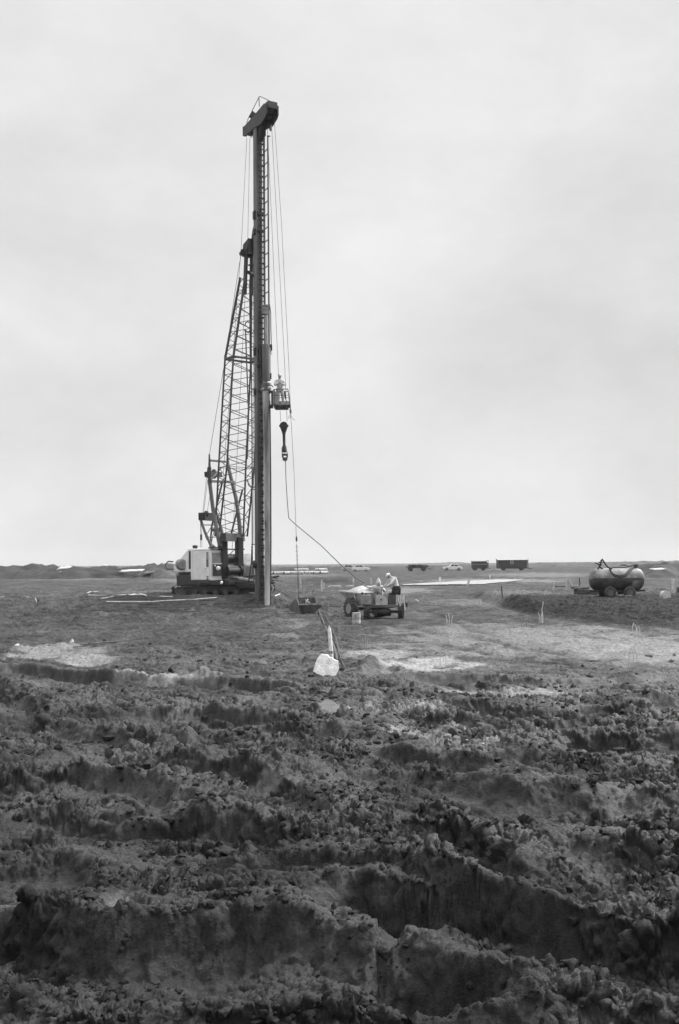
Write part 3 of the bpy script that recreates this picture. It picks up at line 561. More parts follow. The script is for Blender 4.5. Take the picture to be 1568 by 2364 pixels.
# gantry (A-frame) ---------------------------------------------------
gan = P('gantry', 'steel2', MB().beam(Lc(486, 1111, -1.2), Lc(540, 1113, 1.2), .2, .16))
for l, pts in ((-1.2, [(483.5, 1048), (484, 1112), (492, 1175), (504, 1240), (508, 1262)]), (1.2, [(525.5, 1050), (527.5, 1078), (545, 1150), (552, 1200), (556, 1245)])):
    mb = MB(); q = [Lc(x, y, l) for x, y in pts]; mb.tube(q, [.05, .13, .13, .14, .14], 8); P('gantry_leg', 'steel2', mb, gan)
mb = MB(); mb.beam(Lc(485, 1063, -1.2), Lc(520, 1066, 1.1), .13, .13); mb.tube([Lc(486, 1108, -1.2), Lc(511, 1080, .3)], .06, 6); P('cross_tube', 'steel', mb, gan)
mb = MB(); mb.beam(Lc(477, 1095, -1.4), Lc(508, 1096, .6), .3, .34, side=HX); mb.lathe(Lc(492, 1094, -.3), LX, [(0,.05), (.01,.32), (.12,.32), (.13,.05)], 18); P('pulley_block', 'black', mb, gan)
mb = MB(); mb.prism([Lc(479, 1078, -1.5), Lc(482, 1078, -1.4), Lc(480.5, 1103, -1.4), Lc(476, 1103, -1.6)], LX*.2); P('guide_plate', 'black', mb, gan)
for a, b, l in (((513, 1114), (489, 1215), 0), ((489, 1215), (485, 1262), 0), ((560, 1130), (533, 1236), 1.5)):
    mb = MB(); mb.tube([Lc(a[0], a[1], l), Lc(b[0], b[1], l)], .065, 6); P('back_stay', 'steel', mb, gan)
# rear gantry low mast with its block and ropes
lo = P('rear_mast', 'steel', MB().tube([Lc(462, 1196, -1.3), Lc(474, 1230, -1.3), Lc(489, 1264, -1.3)], .09, 8))
mb = MB(); mb.tube([Lc(500, 1185, .4), Lc(512, 1225, .2), Lc(518, 1262, 0)], .1, 8); P('rear_strut', 'steel', mb, lo)
mb = MB(); mb.beam(Lc(466, 1192, -1.3), Lc(499, 1194, .5), .5, .5, side=HX); mb.lathe(Lc(474, 1186, -1.0), LX, [(0,.05), (.01,.2), (.15,.2), (.16,.05)], 14); P('sheave_block', 'black', mb, lo)
mb = MB(); mb.tube([Lc(466, 1212, -1.3), Lc(500, 1212, .5)], .035, 6); mb.tube([Lc(474, 1240, -1.2), Lc(506, 1240, .5)], .03, 6)
for a, b in (((489, 1214), (476, 1236)), ((476, 1244), (504, 1268)), ((497, 1212), (486, 1262))): mb.tube([Lc(a[0], a[1], -.5), Lc(b[0], b[1], -.5)], .025, 5)
P('cross_brace', 'steel', mb, lo)
mb = MB(); mb.lathe(Lc(488, 1222, -.8), LX, [(0,.04), (.01,.13), (.2,.15), (.3,.1)], 12); P('work_lamp', 'steel2', mb, lo)
mb = MB()
for a, b, r in (((463, 1200), (464.5, 1236), .03), ((463, 1245), (462.6, 1264), .015), ((466, 1245), (466.4, 1264), .015) ): mb.tube([Lc(a[0], a[1], -1.3), Lc(b[0], b[1], -1.3)], r, 5)
mb.tube([Lc(464.3, 1234, -1.3), Lc(464.5, 1247, -1.3)], .075, 6); P('tail_pendant', 'steel', mb, lo)
mb = MB(); mb.tube([Lc(503, 1240, -1.3), Lc(503, 1262, -1.3)], .03, 5); P('tail_pendant', 'steel', mb, lo)
# standing ropes
def rope(name, pts, r=.014, parent=None): mb = MB(); mb.tube(pts, r, 5, False); return P(name, 'rope', mb, parent)
jt = Lc(557.5, 585, -.4); gt = Lc(484, 1047, -1.2)
rope('stay_rope', [jt, Lc(550, 625, -.5), Lc(521, 822, -.8), gt], .017); mb = MB(); mb.tube([Lc(522, 812, -.8), Lc(520.5, 823, -.8), Lc(519, 836, -.8)], [.03, .1, .03], 6); P('rope_socket', 'steel', mb)
rope('luffing_rope', [Lc(477, 1103, -1.4), Lc(468, 1186, -1.2)]); rope('luffing_rope', [Lc(480, 1103, -1.3), Lc(470, 1186, -1.1)]); rope('luffing_rope', [Lc(491, 1103, -.5), Lc(478, 1186, -.6)])
crear = W(570, 318, 64.2)
rope('hoist_rope', [crear, Lc(557, 578, -.4)+V(0,0,.2), Lc(536, 845, 0), Lc(515, 1100, 0), Cw(.6, -.1, rz0+1.5)]); rope('hoist_rope', [W(577, 318, 63.8), W(572, 560, 63.6), Lc(560, 800, .1), Lc(545, 1100, .1), Cw(.7, .2, rz0+1.5)])
# mast (leader) ---------------------------------------------------
hl = Vector((.42, -.907, 0)).normalized(); ll = Vector((.907, .42, 0)).normalized(); rotL = Matrix((hl, ll, (0,0,1))).transposed()
z0m, z1m = W(600, 1399, 62.3).z, W(596, 292, 62.3).z
def mcol(mb, f0, f1, l0, l1, za, zb_):
    pts = [(f, l) for f, l in ((f0, l0), (f1, l0), (f1, l1), (f0, l1))]
    mb.add([mast(z)+hl*f+ll*l for z in (za, zb_) for f, l in pts], [(3,2,1,0),(4,5,6,7),(0,1,5,4),(1,2,6,5),(2,3,7,6),(3,0,4,7)])
mb = MB(); mcol(mb, -.32, .26, -.24, .16, z0m, z1m); mst = P('mast', 'steel2', mb, bevel=.02)
mb = MB(); mcol(mb, .262, .3, -.25, -.2, z0m, z1m); mcol(mb, .262, .36, .02, .07, z0m, z1m); mcol(mb, .262, .36, .2, .25, z0m+.6, z1m-.2); P('guide_rail', 'steel2', mb, mst)
lad = P('ladder', 'steel', MB().tube([mast(z0m+8)+hl*.3+ll*.3, mast(z1m-.6)+hl*.3+ll*.3], .03, 6))
mb = MB(); zz = z0m+.4; k = 0
while zz < z1m-.5:
    p = mast(zz); mb.beam(p+hl*.34-ll*.12, p+hl*.33+ll*.31, .05, .05)
    if k % 2 == 0: mb.box(p+hl*.3+ll*.22, (.12, .16, .1), rotL)
    zz += .34; k += 1
P('rung', 'black', mb, lad); lad.children[0]['kind'] = 'stuff'
# long guide pipe standing off the mast on brackets
zg0, zg1 = W(600, 800, 61.5).z, W(620, 316, 61.5).z
gpipe = P('guide_pipe', 'steel', MB().tube([W(621.5, 800, 61.6), W(618.5, 316, 61.6)], .05, 8))
mb = MB(); mb.box(W(620, 314, 61.6), (.2, .12, .04)); P('pipe_cap', 'steel', mb, gpipe)
y = 342
while y < 795:
    t = (y-316)/484; a = W(618.5+3*t, y, 61.6); b = mast(a.z)+hl*.3+ll*.3; mb = MB(); mb.beam(a, b, .035, .05); P('bracket', 'steel', mb, gpipe); y += 30
for py, hh in ((497, .5), (536, .35), (812, .5), (905, .4)):
    p = mast(W(598, py, 62.3).z); mb = MB(); mb.box(p-ll*.28-hl*.05, (.3, .12, hh), rotL); mb.box(p+hl*.28, (.14, .46, hh*.5), rotL); P('mast_joint', 'black', mb, mst, bevel=.02)
mb = MB(); pc = mast(W(597, 560, 62.3).z); mb.prism([W(587, 515, 62.8), W(583, 530, 62.9), W(579, 560, 63), W(578, 640, 63), W(583, 637, 63), W(586, 560, 62.8)], (0, .35, 0)); mb.beam(W(578, 565, 63.1), c4, .4, .35); mb.beam(W(575, 612, 63.2), W(586, 612, 62.6), .12, .1); mb.beam(W(574, 628, 63.2), W(586, 636, 62.6), .16, .2); P('mast_hinge', 'black', mb, mst)
mb = MB(); 
for y_ in (1125, 1130, 1257): mb.beam(W(581, y_, 62.9), W(590, y_, 62.6), .05, .05)
mb.tube([W(582, 640, 63), W(580.5, 800, 63), W(582, 1000, 63), W(582.5, 1256, 62.9), W(583, 1300, 62.8), W(586, 1345, 62.6)], .04, 6); P('hydraulic_pipe', 'hose', mb, mst)
mb = MB(); mb.tube([W(585, 640, 63), W(586, 1256, 62.9)], .015, 5); P('control_line', 'rope', mb, mst)
mb = MB(); mb.tube([W(572, 1107, 63.1), W(574, 1120, 63), W(580, 1125, 62.8), W(588, 1124, 62.5), W(596, 1116, 61.95), W(600, 1100, 61.9)], .035, 7); P('sagging_hose', 'hose', mb, mst)
mb = MB(); mb.lathe(W(586, 1303, 62.4), (1, -.2, 0), [(0, .1), (.01, .26), (.3, .26), (.31, .1)], 14); P('hose_reel', 'black', mb, mst)
# head of the mast
d0 = W(575.5, 297, 64.1); d1 = W(626, 250, 60.6); ch = P('crosshead', 'black', MB())
dd = (d1-d0).normalized(); sdv = dd.cross(Vector((0,0,1))).normalized(); Lh = (d1-d0).length
mb = MB()
for s_ in (-.3, .3): mb.prism([d0+dd*a+sdv*s_+V(0,0,b) for a, b in ((-.15, -.5), (.3, -.66), (.7, -.6), (Lh*.55, -.65), (Lh*.8, -.8), (Lh, -.6), (Lh+.25, -.4), (Lh+.25, .15), (Lh-.2, .3), (Lh*.6, .18), (.2, .05), (-.15, .1))], sdv*(.1 if s_ > 0 else -.1))
mb.prism([d0+dd*a-sdv*.29+V(0,0,b) for a, b in ((0, -.35), (Lh, -.2), (Lh, .0), (0, -.05))], sdv*.58)
bpy.data.objects.remove(ch); ch = P('crosshead', 'black', mb)
for a, r in ((.25, .3), (Lh-.75, .36), (Lh-.05, .34)):
    mb = MB(); c = d0+dd*a+V(0,0,.02 if a > 1 else -.25); mb.lathe(c-sdv*.12, sdv, [(0,.05), (.01, r), (.05, r*.88), (.12, r*.88), (.2, r), (.22, r), (.23, .05)], 22); P('sheave', 'steel', mb, ch)
mb = MB(); mb.beam(d1+dd*.1+V(0,0,.1)-sdv*.3, d1+dd*.1+V(0,0,.1)+sdv*.35, .5, .45, side=dd); P('sheave_cover', 'steel', mb, ch, bevel=.05)
mb = MB(); mb.tube([W(580, 318, 64), W(570, 283, 64.2), W(572, 276, 64.2), W(598, 224, 62), W(600, 222, 61.8), W(616, 229, 61), W(632, 238, 60.5)], .025, 5); mb.tube([W(598, 224, 62), W(599, 246, 62)], .03, 5); mb.tube([W(583, 252, 63.2), W(584, 268, 63.2)], .02, 5); mb.tube([W(570, 283, 64.2), W(574, 286, 64.1), W(580, 282, 63.8)], .022, 5); P('hand_rail', 'steel', mb, ch)
mb = MB(); mb.box(W(583.5, 266, 63.2), (.34, .3, .34), Euler((0, .5, .4)).to_matrix()); P('lamp_box', 'black', mb, ch)
mb = MB(); mb.beam(mast(z1m-1.0)+hl*.2, d0.lerp(d1, .72)+V(0,0,-.3), .3, .3); mb.beam(mast(z1m-.3)-hl*.2, d0.lerp(d1, .35)+V(0,0,-.2), .4, .4); mb.box(mast(z1m-.4)+hl*.1+ll*.15, (.5, .45, .5), rotL); P('head_brace', 'black', mb, ch)
mb = MB(); q = W(624, 281, 60.9); mb.box(q+V(0,0,.25), (.22, .2, .3), Euler((0,.5,0)).to_matrix()); mb.tube([q, q+V(0,0,-.2), q+V(.0,0,-.3), q+V(.02,0,-.55)], [.03, .03, .09, .06], 6); P('limit_weight', 'black', mb, ch)
# hoist ropes in front of the mast
rope('front_rope', [W(617, 287, 60.9), W(627.5, 514, 60.6), W(641.6, 835, 60.3), W(648, 973, 60.2)]); rope('front_rope', [W(627, 286, 60.7), W(639.6, 514, 60.5), W(657, 835, 60.3), W(663, 973, 60.2)])
rope('auxiliary_rope', [W(632, 257, 60.6), W(650, 514, 60), W(666.7, 835, 59), W(671, 950, 58.4), W(679, 1092, 57.2), W(683, 1207, 55.6), W(684.5, 1252, 54.8)])
# ---------------------------------------------------------------- hammer and pile held in front of the mast
def fr_(px, py, Y=61.45): return W(px, py, Y)
ham = empty('piling_hammer', 'dark cylindrical piling hammer clamped on the mast above the steel pile', 'piling hammer', fr_(614, 880))
mb = MB(); mb.tube([fr_(617.5, 880), fr_(615.5, 878), fr_(615, 800), fr_(615, 795)], [.2, .26, .27, .22], 20); hb = P('hammer_body', 'steel2', mb, ham)
mb = MB(); mb.beam(fr_(605, 872, 61.8), fr_(604, 800, 61.8), .24, .3, side=ll); mb.beam(fr_(603, 845, 61.8), fr_(601, 838, 61.9), .4, .4); P('guide_shoe', 'black', mb, ham)
mb = MB(); mb.tube([fr_(615.5, 797), fr_(615, 724)], .11, 14); P('ram_tube', 'tube', mb, ham)
mb = MB(); mb.box(fr_(613, 718), (.36, .36, .46)); mb.box(fr_(612, 706), (.44, .3, .08)); mb.tube([fr_(608, 706), fr_(616, 703), fr_(622, 710)], .05, 6); P('tube_head', 'paintd', mb, ham, bevel=.03)
mb = MB(); mb.box(fr_(623.5, 798), (.26, .25, .12)); mb.prism([fr_(622, 800), fr_(628, 797), fr_(628.5, 806), fr_(625, 812), fr_(628, 818), fr_(622, 812)], (0, .2, 0)); P('lifting_lug', 'black', mb, ham); mb = MB(); mb.box(fr_(625, 868), (.1, .2, .34)); P('side_lug', 'black', mb, ham)
mb = MB(); mb.tube([fr_(622, 702), fr_(625, 720), fr_(625.5, 760), fr_(626.5, 795)], .03, 6); P('fuel_line', 'hose', mb, ham)
pile = empty('steel_pile', 'thick pale stained steel tube pile standing upright against the dark mast', 'pile', W(618.5, 1400, 61.4))
mb = MB(); mb.tube([W(618.5, 1406, 61.4), W(618.3, 1250, 61.4), W(616.5, 1000, 61.4), W(615.2, 905, 61.4), W(615, 884, 61.4)], [.2, .215, .235, .245, .245], 26); P('pile_tube', 'tube', mb, pile)
mb = MB(); mb.lathe(W(615, 892, 61.4), (0,0,1), [(-.3, .25), (-.29, .29), (.18, .29), (.19, .25)], 24); mb.tube([W(620, 888, 61.1), W(626, 889, 61.1), W(631, 893, 61.1)], .035, 6); P('driving_cap', 'steel2', mb, pile)
mb = MB(); mb.ell(W(622, 896, 61.2), (.13, .16, .13)); P('clamp_knob', 'tube', mb, pile); mb = MB(); mb.tube([W(603, 900, 61.3), W(606, 897, 61.2), W(610, 898, 61.15)], .06, 6); P('clamp', 'tube', mb, pile)
mb = MB(); mb.tube([W(624.6, 1405, 61.3), W(625.5, 1250, 61.3), W(625, 1100, 61.3), W(623.5, 960, 61.3), W(623, 925, 61.3)], .045, 6); P('feed_pipe', 'black', mb, pile)
mb = MB()
for py in range(930, 1395, 21):
    p = W(607.5, py, 61.9); mb = MB(); mb.box(p, (.2, .2, .12)); mb.tube([p, W(612, py+1, 61.5)], .04, 5); P('pile_guide', 'black', mb, mst)
mb = MB()
mb = MB()
for py in (1190, 1215, 1240, 1262, 1300): mb.box(W(609.5+.002*py, py, 61.55), (.1, .12, .22)); 
mb.prism([W(612, 1205, 61.2), W(615, 1200, 61.2), W(613, 1222, 61.2)], (0, .1, 0)); P('pile_bracket', 'black', mb, mst)
# ---------------------------------------------------------------- basket, hook block, rope to the dumper
YB = 60.9
bk_ = empty('work_basket', 'small steel man basket with railing lifted beside the mast, a worker standing in it', 'work basket', W(650, 941, YB))
z0b = W(650, 937, YB).z; ztop = W(650, 901, YB).z; xl, xr = W(629, 920, YB).x, W(670, 920, YB).x
mb = MB(); mb.box(((xl+xr)/2+.05, YB, z0b-.02), (xr-xl-.08, .9, .1)); mb.box(((xl+xr)/2+.02, YB, z0b-.13), (xr-xl-.28, .8, .12)); P('floor', 'black', mb, bk_, bevel=.01)
mb = MB(); mb.box(((xl+xr)/2+.12, YB-.45, z0b+.11), (xr-xl-.24, .03, .22)); mb.box(((xl+xr)/2+.12, YB+.45, z0b+.11), (xr-xl-.24, .03, .22)); mb.box((xr-.02, YB, z0b+.11), (.03, .9, .22)); P('kick_board', 'paintd', mb, bk_)
mb = MB()
for yy in (-.45, .45):
    mb.tube([(xl+.12, YB+yy, z0b), (xl+.14, YB+yy, ztop-.02), (xr-.14, YB+yy, ztop), (xr-.1, YB+yy, ztop-.1), (xr, YB+yy, z0b)], .03, 6)
    mb.tube([(xl+.14, YB+yy, (z0b+ztop)/2+.1), (xr-.08, YB+yy, (z0b+ztop)/2+.1)], .018, 5)
mb.tube([(xr-.12, YB-.45, ztop), (xr-.12, YB+.45, ztop)], .03, 6); P('railing', 'steel2', mb, bk_)
mb = MB(); 
for yy in (-.4, .4): mb.beam((xl+.13, YB+yy, z0b-.1), (xl+.13, YB+yy, ztop), .12, .1)
mb.box((xl+.3, YB-.4, z0b+.5), (.1, .04, 1.0)); P('side_post', 'paintd', mb, bk_)
mb = MB(); mb.box((xl-.02, YB+.1, z0b+.42), (.1, .4, 1.05)); mb.box((xl-.12, YB+.2, z0b), (.2, .3, .2)); mb.beam((xl-.05, YB+.2, z0b+.9), (xl-.4, YB+.5, z0b+.9), .12, .12); P('mast_guide', 'black', mb, bk_)
mb = MB(); mb.tube([(xr-.35, YB-.5, ztop-.12), (xr-.3, YB-.5, ztop-.25), (xr-.28, YB-.5, ztop-.5), (xr-.2, YB-.5, ztop-.75)], [.03, .06, .05, .02], 6); P('hanging_tool', 'black', mb, bk_)
mb = MB(); q = V(xr+.02, YB-.4, z0b-.1); mb.tube([q, q+V(.02,0,-.3), q+V(.03,0,-.45)], [.01,.07,.04], 6); mb.tube([q+V(.03,0,-.45), q+V(-.1,0,-.65), q+V(-.08,0,-.75), q+V(.0,0,-.7), q+V(.03,0,-.5), q+V(.12,0,-.7), q+V(.28,0,-.85)], .014, 5); P('rope_end', 'rope', mb, bk_)
hk = empty('hook_block', 'dark round pulley block with hook hanging on ropes under the man basket', 'hook block', W(657, 1062, 60.2))
YH = 60.2
mb = MB(); c = W(655.3, 983, YH); mb.lathe(c-V(0,.14,0), (0,1,0), [(0,.03), (.01,.24), (.28,.24), (.29,.03)], 22); mb.box(c, (.56, .1, .12)); mb.prism([c+V(-.24,-.1,-.05), c+V(.24,-.1,-.05), c+V(.11,-.1,-.42), c+V(-.11,-.1,-.42)], (0,.2,0)); P('pulley', 'black', mb, hk)
mb = MB(); mb.tube([W(655.5, 992, YH), W(655.8, 1005, YH), W(656.3, 1027, YH), W(656.5, 1032, YH), W(657, 1042, YH), W(657, 1044, YH)], [.14, .09, .085, .14, .16, .1], 14); P('block_weight', 'black', mb, hk)
mb = MB()
for sx in (-.17, .17): mb.tube([W(657, 1042, YH)+V(sx*.9,0,0), W(658, 1056, YH)+V(sx,0,0)], .022, 5)
for sx in (-.1, 0, .1): mb.tube([W(657, 1043, YH)+V(sx,0,0), W(658, 1052, YH)+V(-sx,0,0)], .01, 4)
P('sling_link', 'rope', mb, hk)
mb = MB(); c = W(658, 1049, YH); mb.box(c+V(0,0,-.02), (.36, .12, .12)); mb.tube([c+V(-.12,0,-.05), c+V(-.11,0,-.32), c+V(0,0,-.4), c+V(.11,0,-.32), c+V(.13,0,-.05)], .04, 7); mb.box(c+V(0,0,-.28), (.26,.1,.2)); P('hook', 'steel', mb, hk)
mb = MB(); mb.tube([W(654, 1028, YH), W(650.5, 1034, YH), W(650.5, 1042, YH), W(654, 1049, YH)], .012, 5); P('loose_wire', 'rope', mb, hk)
tr_ = tag(MB().tube([W(659.3, 1061, 60.2), W(660.5, 1110, 59), W(664, 1165, 57.5), W(667, 1196, 56.5), W(669, 1198, 56.4), W(684, 1212, 55.7), W(740, 1258, 53.5), W(790, 1307, 51.8), W(826, 1338, 50.8), W(842, 1346, 50.4)], .026, 6).build('tow_rope', M['rope']), 'long rope running from the hook block down to the worker behind the dumper', 'rope')
# ---------------------------------------------------------------- people
def figure(name, label, loc, rz, J, clothes, hands, head, helmet, face=None, hood=False, group=None, scl=1.0):
    """J: joints in metres round the feet point; one skinned body, clothing and helmet as its children"""
    root = None
    Fm = Matrix.Translation(loc) @ Matrix.Rotation(rz, 4, 'Z')
    def skin(nm, chains, m, parent, lv=2):
        vs, es, rs, seen = [], [], [], {}
        for ch in chains:
            prev = None
            for (p, r) in ch:
                k = tuple(round(x, 4) for x in p)
                if k not in seen: seen[k] = len(vs); vs.append(p); rs.append(r)
                i = seen[k]
                if prev is not None and prev != i: es.append((prev, i))
                prev = i
        me = bpy.data.meshes.new(nm); me.from_pydata(vs, es, []); o = bpy.data.objects.new(nm, me); col.objects.link(o)
        mo = o.modifiers.new('skin', 'SKIN'); sv = me.skin_vertices[0].data
        for i, r in enumerate(rs): sv[i].radius = (r, r) if not isinstance(r, tuple) else r
        sv[0].use_root = True
        sb = o.modifiers.new('sub', 'SUBSURF'); sb.levels = sb.render_levels = lv
        dg = bpy.context.evaluated_depsgraph_get(); me2 = bpy.data.meshes.new_from_object(o.evaluated_get(dg)); me2.name = nm
        o.modifiers.clear(); o.data = me2; bpy.data.meshes.remove(me)
        me2.materials.clear(); me2.materials.append(m); me2.polygons.foreach_set('use_smooth', [True]*len(me2.polygons))
        if parent is None: o.matrix_world = Fm; o.location = Fm.translation; o.rotation_euler = (0, 0, rz)
        else: o.parent = parent
        return o
    g = lambda k: J[k]
    chains = [[(g('hip'), (.14, .11)), (g('waist'), (.125, .1)), (g('chest'), (.16, .115)), (g('neck0'), .07), (g('neck'), .055), (g('head0'), (.07, .08)), (g('head1'), (.082, .1)), (g('head2'), (.07, .085))]]
    for s_ in 'lr':
        chains.append([(g('hip'), (.14, .11)), (g('hip'+s_), .095), (g('knee'+s_), .062), (g('ankle'+s_), .045), (g('toe'+s_), .035)])
        chains.append([(g('chest'), (.16, .115)), (g('sh'+s_), .07), (g('elbow'+s_), .045), (g('wrist'+s_), .03), (g('palm'+s_), .036)])
    for s_ in 'lr':
        w_, p_ = V(g('wrist'+s_)), V(g('palm'+s_)); d = (p_-w_).normalized(); u = V(hands[s_]).normalized(); nrm = d.cross(u).normalized()
        for k, ln in enumerate((.068, .076, .07, .055)):
            a = p_+u*(.026-.018*k); b = a+d*ln*.55+nrm*.006; c = b+d*ln*.35+nrm*.03
            chains.append([(tuple(p_), .036), (tuple(a+d*.012), .011), (tuple(b), .009), (tuple(c), .008)])
        a = p_+u*.045-d*.01; chains.append([(tuple(p_), .036), (tuple(a), .012), (tuple(a+u*.01+d*.035+nrm*.01), .01)])
    root = skin(name, chains, M['skin'], None)
    tag(root, label, 'person', group)
    # face: nose, ears, brow and mouth
    h = V(g('head1')); fd = V(face).normalized(); upv = (V(g('head2'))-V(g('head0'))).normalized(); sd_ = fd.cross(upv).normalized()
    for key, (chs, m_) in clothes.items(): skin(key, chs, M[m_], root)
    mb = MB(); mb.tube([h+fd*.085-upv*.0, h+fd*.112-upv*.03, h+fd*.09-upv*.04], [.008, .014, .008], 6); mb.build('nose', M['skin'], root, local=True)
    for sgn in (-1, 1):
        mb = MB(); mb.ell(h+sd_*sgn*.082-upv*.01, (.012, .02, .032), None, 8, 6); mb.build('ear', M['skin'], root, local=True)
        mb = MB(); mb.ell(h+sd_*sgn*.032+fd*.085+upv*.008, (.012, .01, .007), None, 8, 6); mb.build('eye', M['black'], root, local=True)
    mb = MB(); mb.ell(h+fd*.085-upv*.058, (.02, .012, .005), None, 8, 6); mb.build('mouth', M['dcloth'], root, local=True)
    rt = Matrix((fd, -sd_, upv)).transposed()
    if helmet:
        mb = MB(); c = h+upv*.045
        prof = [(.0, .128), (.02, .126), (.06, .115), (.095, .088), (.118, .05), (.125, .01)]
        mb.lathe(c, upv, prof, 20); mb.ell(c+fd*.05+upv*.002, (.13, .1, .012), rt); hl_ = mb.build('helmet', M['plast' if helmet is True else helmet], root, local=True)
    if hood:
        mb = MB(); c = h-fd*.015; mb.tube([c-upv*.14, c-upv*.04, c+upv*.07, c+upv*.16, c+upv*.27], [.1, .13, .125, .075, .015], 14); o = mb.build('hood', M['cloth'], root, local=True)
        mb = MB(); mb.ell(h+fd*.075-upv*.015, (.05, .078, .085), rt); mb.build('face_opening', M['skin'], root, local=True)
    return root
def std(**k): return k
# worker standing in the basket, arms folded before the chest, facing the camera and a little left
Jb = dict(hip=(0,0,.95), waist=(0,0,1.1), chest=(.0,0,1.34), neck0=(0,-.01,1.48), neck=(0,-.02,1.53), head0=(0,-.03,1.58), head1=(0,-.035,1.65), head2=(0,-.03,1.72),
  hipl=(.1,0,.88), kneel=(.15,-.04,.5), anklel=(.2,.0,.09), toel=(.24,-.14,.04), hipr=(-.1,0,.88), kneer=(-.12,-.04,.5), ankler=(-.13,.02,.09), toer=(-.17,-.12,.04),
  shl=(.2,0,1.4), elbowl=(.31,-.08,1.16), wristl=(.12,-.22,1.2), palml=(.03,-.24,1.22), shr=(-.2,0,1.4), elbowr=(-.3,-.1,1.14), wristr=(-.08,-.24,1.24), palmr=(.0,-.25,1.28))
def dress(J, fat=1.0, jack='cloth', trou='cloth2', boots='black'):
    q = lambda k, r: (J[k], r*fat if not isinstance(r, tuple) else tuple(x*fat for x in r))
    w1 = V(J['elbowl']).lerp(V(J['wristl']), .92); w2 = V(J['elbowr']).lerp(V(J['wristr']), .92)
    hem = V(J['hip']).lerp(V(J['waist']), .1)
    return {'jacket': ([[(tuple(hem), (.185*fat, .155*fat)), q('waist', (.175, .15)), q('chest', (.2, .155)), q('neck0', .095)],
                        [q('chest', (.2, .155)), q('shl', .1), q('elbowl', .078), (tuple(w1), .058*fat)], [q('chest', (.2, .155)), q('shr', .1), q('elbowr', .078), (tuple(w2), .058*fat)]], jack),
            'trousers': ([[q('hip', (.165, .135)), q('hipl', .118), q('kneel', .088), (tuple(V(J['kneel']).lerp(V(J['anklel']), .85)), .075*fat)], [q('hip', (.165, .135)), q('hipr', .118), q('kneer', .088), (tuple(V(J['kneer']).lerp(V(J['ankler']), .85)), .075*fat)]], trou),
            'boot': ([[(tuple(V(J['kneel']).lerp(V(J['anklel']), .7)), .06), q('anklel', .062), q('toel', .05)]], boots), 'rubber_boot': ([[(tuple(V(J['kneer']).lerp(V(J['ankler']), .7)), .06), q('ankler', .062), q('toer', .05)]], boots)}
pb = W(646.5, 933, YB)
Jb = {k: tuple(x*1.07 for x in v) for k, v in Jb.items()}
figure('person', 'worker in pale jacket and cap-like helmet standing in the lifted basket with folded arms', (pb.x, YB, z0b+.03), .1, Jb, dress(Jb, 1.14), {'l': (0,0,1), 'r': (0,0,1)}, None, 'cloth', face=(-.15, -1, -.25))
# ---------------------------------------------------------------- dumper
DR = V(2.17, 48.9, 0); DR.z = float(base(np.array([DR.x]), np.array([DR.y]))[0]) - .03
dum = empty('site_dumper', 'muddy four wheeled site dumper with heaped pale load, its engine end towards the viewer', 'dumper', DR)
hv = V(-.1, .995, 0).normalized(); rv = V(.995, .1, 0)               # rear unit: forward and right
rotD = Matrix((rv, hv, (0,0,1))).transposed()
def D(r, f, z): return DR + rv*r + hv*f + V(0,0,z)
hf = V(-.52, .854, 0); lf = V(-.854, -.52, 0); FA = V(1.28, 50.75, DR.z); rotF = Matrix((hf, lf, (0,0,1))).transposed()
def Fu(f, l, z): return FA + hf*f + lf*l + V(0,0,z)
def wheel(c, ax, r, wd, parent, muddy=True, lug=True):
    mb = MB(); h = wd/2; mb._l(V(c)-ax*h, ax, [(0, r*.52), (.001, r*.6), (wd*.06, r*.86), (wd*.2, r*.97), (wd*.5, r), (wd*.8, r*.97), (wd*.94, r*.86), (wd-.001, r*.6), (wd, r*.52), (wd*.5, r*.5), (0, r*.52)], 32)
    if lug:
        u = ax.orthogonal().normalized(); t = ax.cross(u)
        for k in range(18):
            for sg in (-1, 1):
                a = 2*math.pi*(k+.25*sg)/18; d = u*math.cos(a)+t*math.sin(a); mb.beam(V(c)+d*r*.99+ax*sg*wd*.04, V(c)+d*r*.985+ax*sg*wd*.46+(-u*math.sin(a)+t*math.cos(a))*.05, .045, .06, side=-u*math.sin(a)+t*math.cos(a))
    w_ = mb.build('wheel', M['rubber'], parent)
    mb = MB(); mb.lathe(V(c)-ax*(h*.75), ax, [(0, .02), (.001, r*.2), (.03, r*.24), (.06, r*.5), (.08, r*.54), (wd*.8, r*.54), (wd*.8+.001, .02)], 20); mb.build('rim', M['steel2' if not muddy else 'paintd'], w_)
    return w_
for l in (.84, -.84): wheel(Fu(0, l, .5), lf, .51, .34, dum)
for r in (-.84, .86): wheel(D(r, 0, .37), V(1,-.05,0).normalized(), .38, .33, dum)
mb = MB(); mb.box(D(.02, 0, .37), (1.4, .14, .14), rotD); mb.box(Fu(0, 0, .46), (.16, 1.4, .16), rotF); mb.ell(D(.0, 0, .36), (.42, .22, .22), rotD); mb.box(D(0, .2, .3), (.7, .5, .26), rotD); mb.build('axle', M['black'], dum, bevel=.02)
mb = MB(); mb.box(D(.08, -.15, .66), (1.62, .12, .13), rotD); mb.box(D(.08, .6, .62), (.8, 1.4, .12), rotD); mb.beam(D(0, 1.1, .6), Fu(-.4, 0, .6), .2, .2); mb.build('chassis', M['steel2'], dum, bevel=.01)
def arch(cx_, w_, z0_, z1_, f, th):
    pts = [(cx_-w_/2, z0_), (cx_+w_/2, z0_)] + [(cx_+w_/2*math.cos(a), z1_-w_*.35+w_*.35*math.sin(a)) for a in [math.pi*k/12 for k in range(13)]]
    return [D(a, f, b) for a, b in pts]
mb = MB(); mb.prism(arch(-.17, .52, .73, 1.2, -.2, .05), hv*.9); eng = mb.build('engine_cover', M['steel2'], dum, bevel=.01)
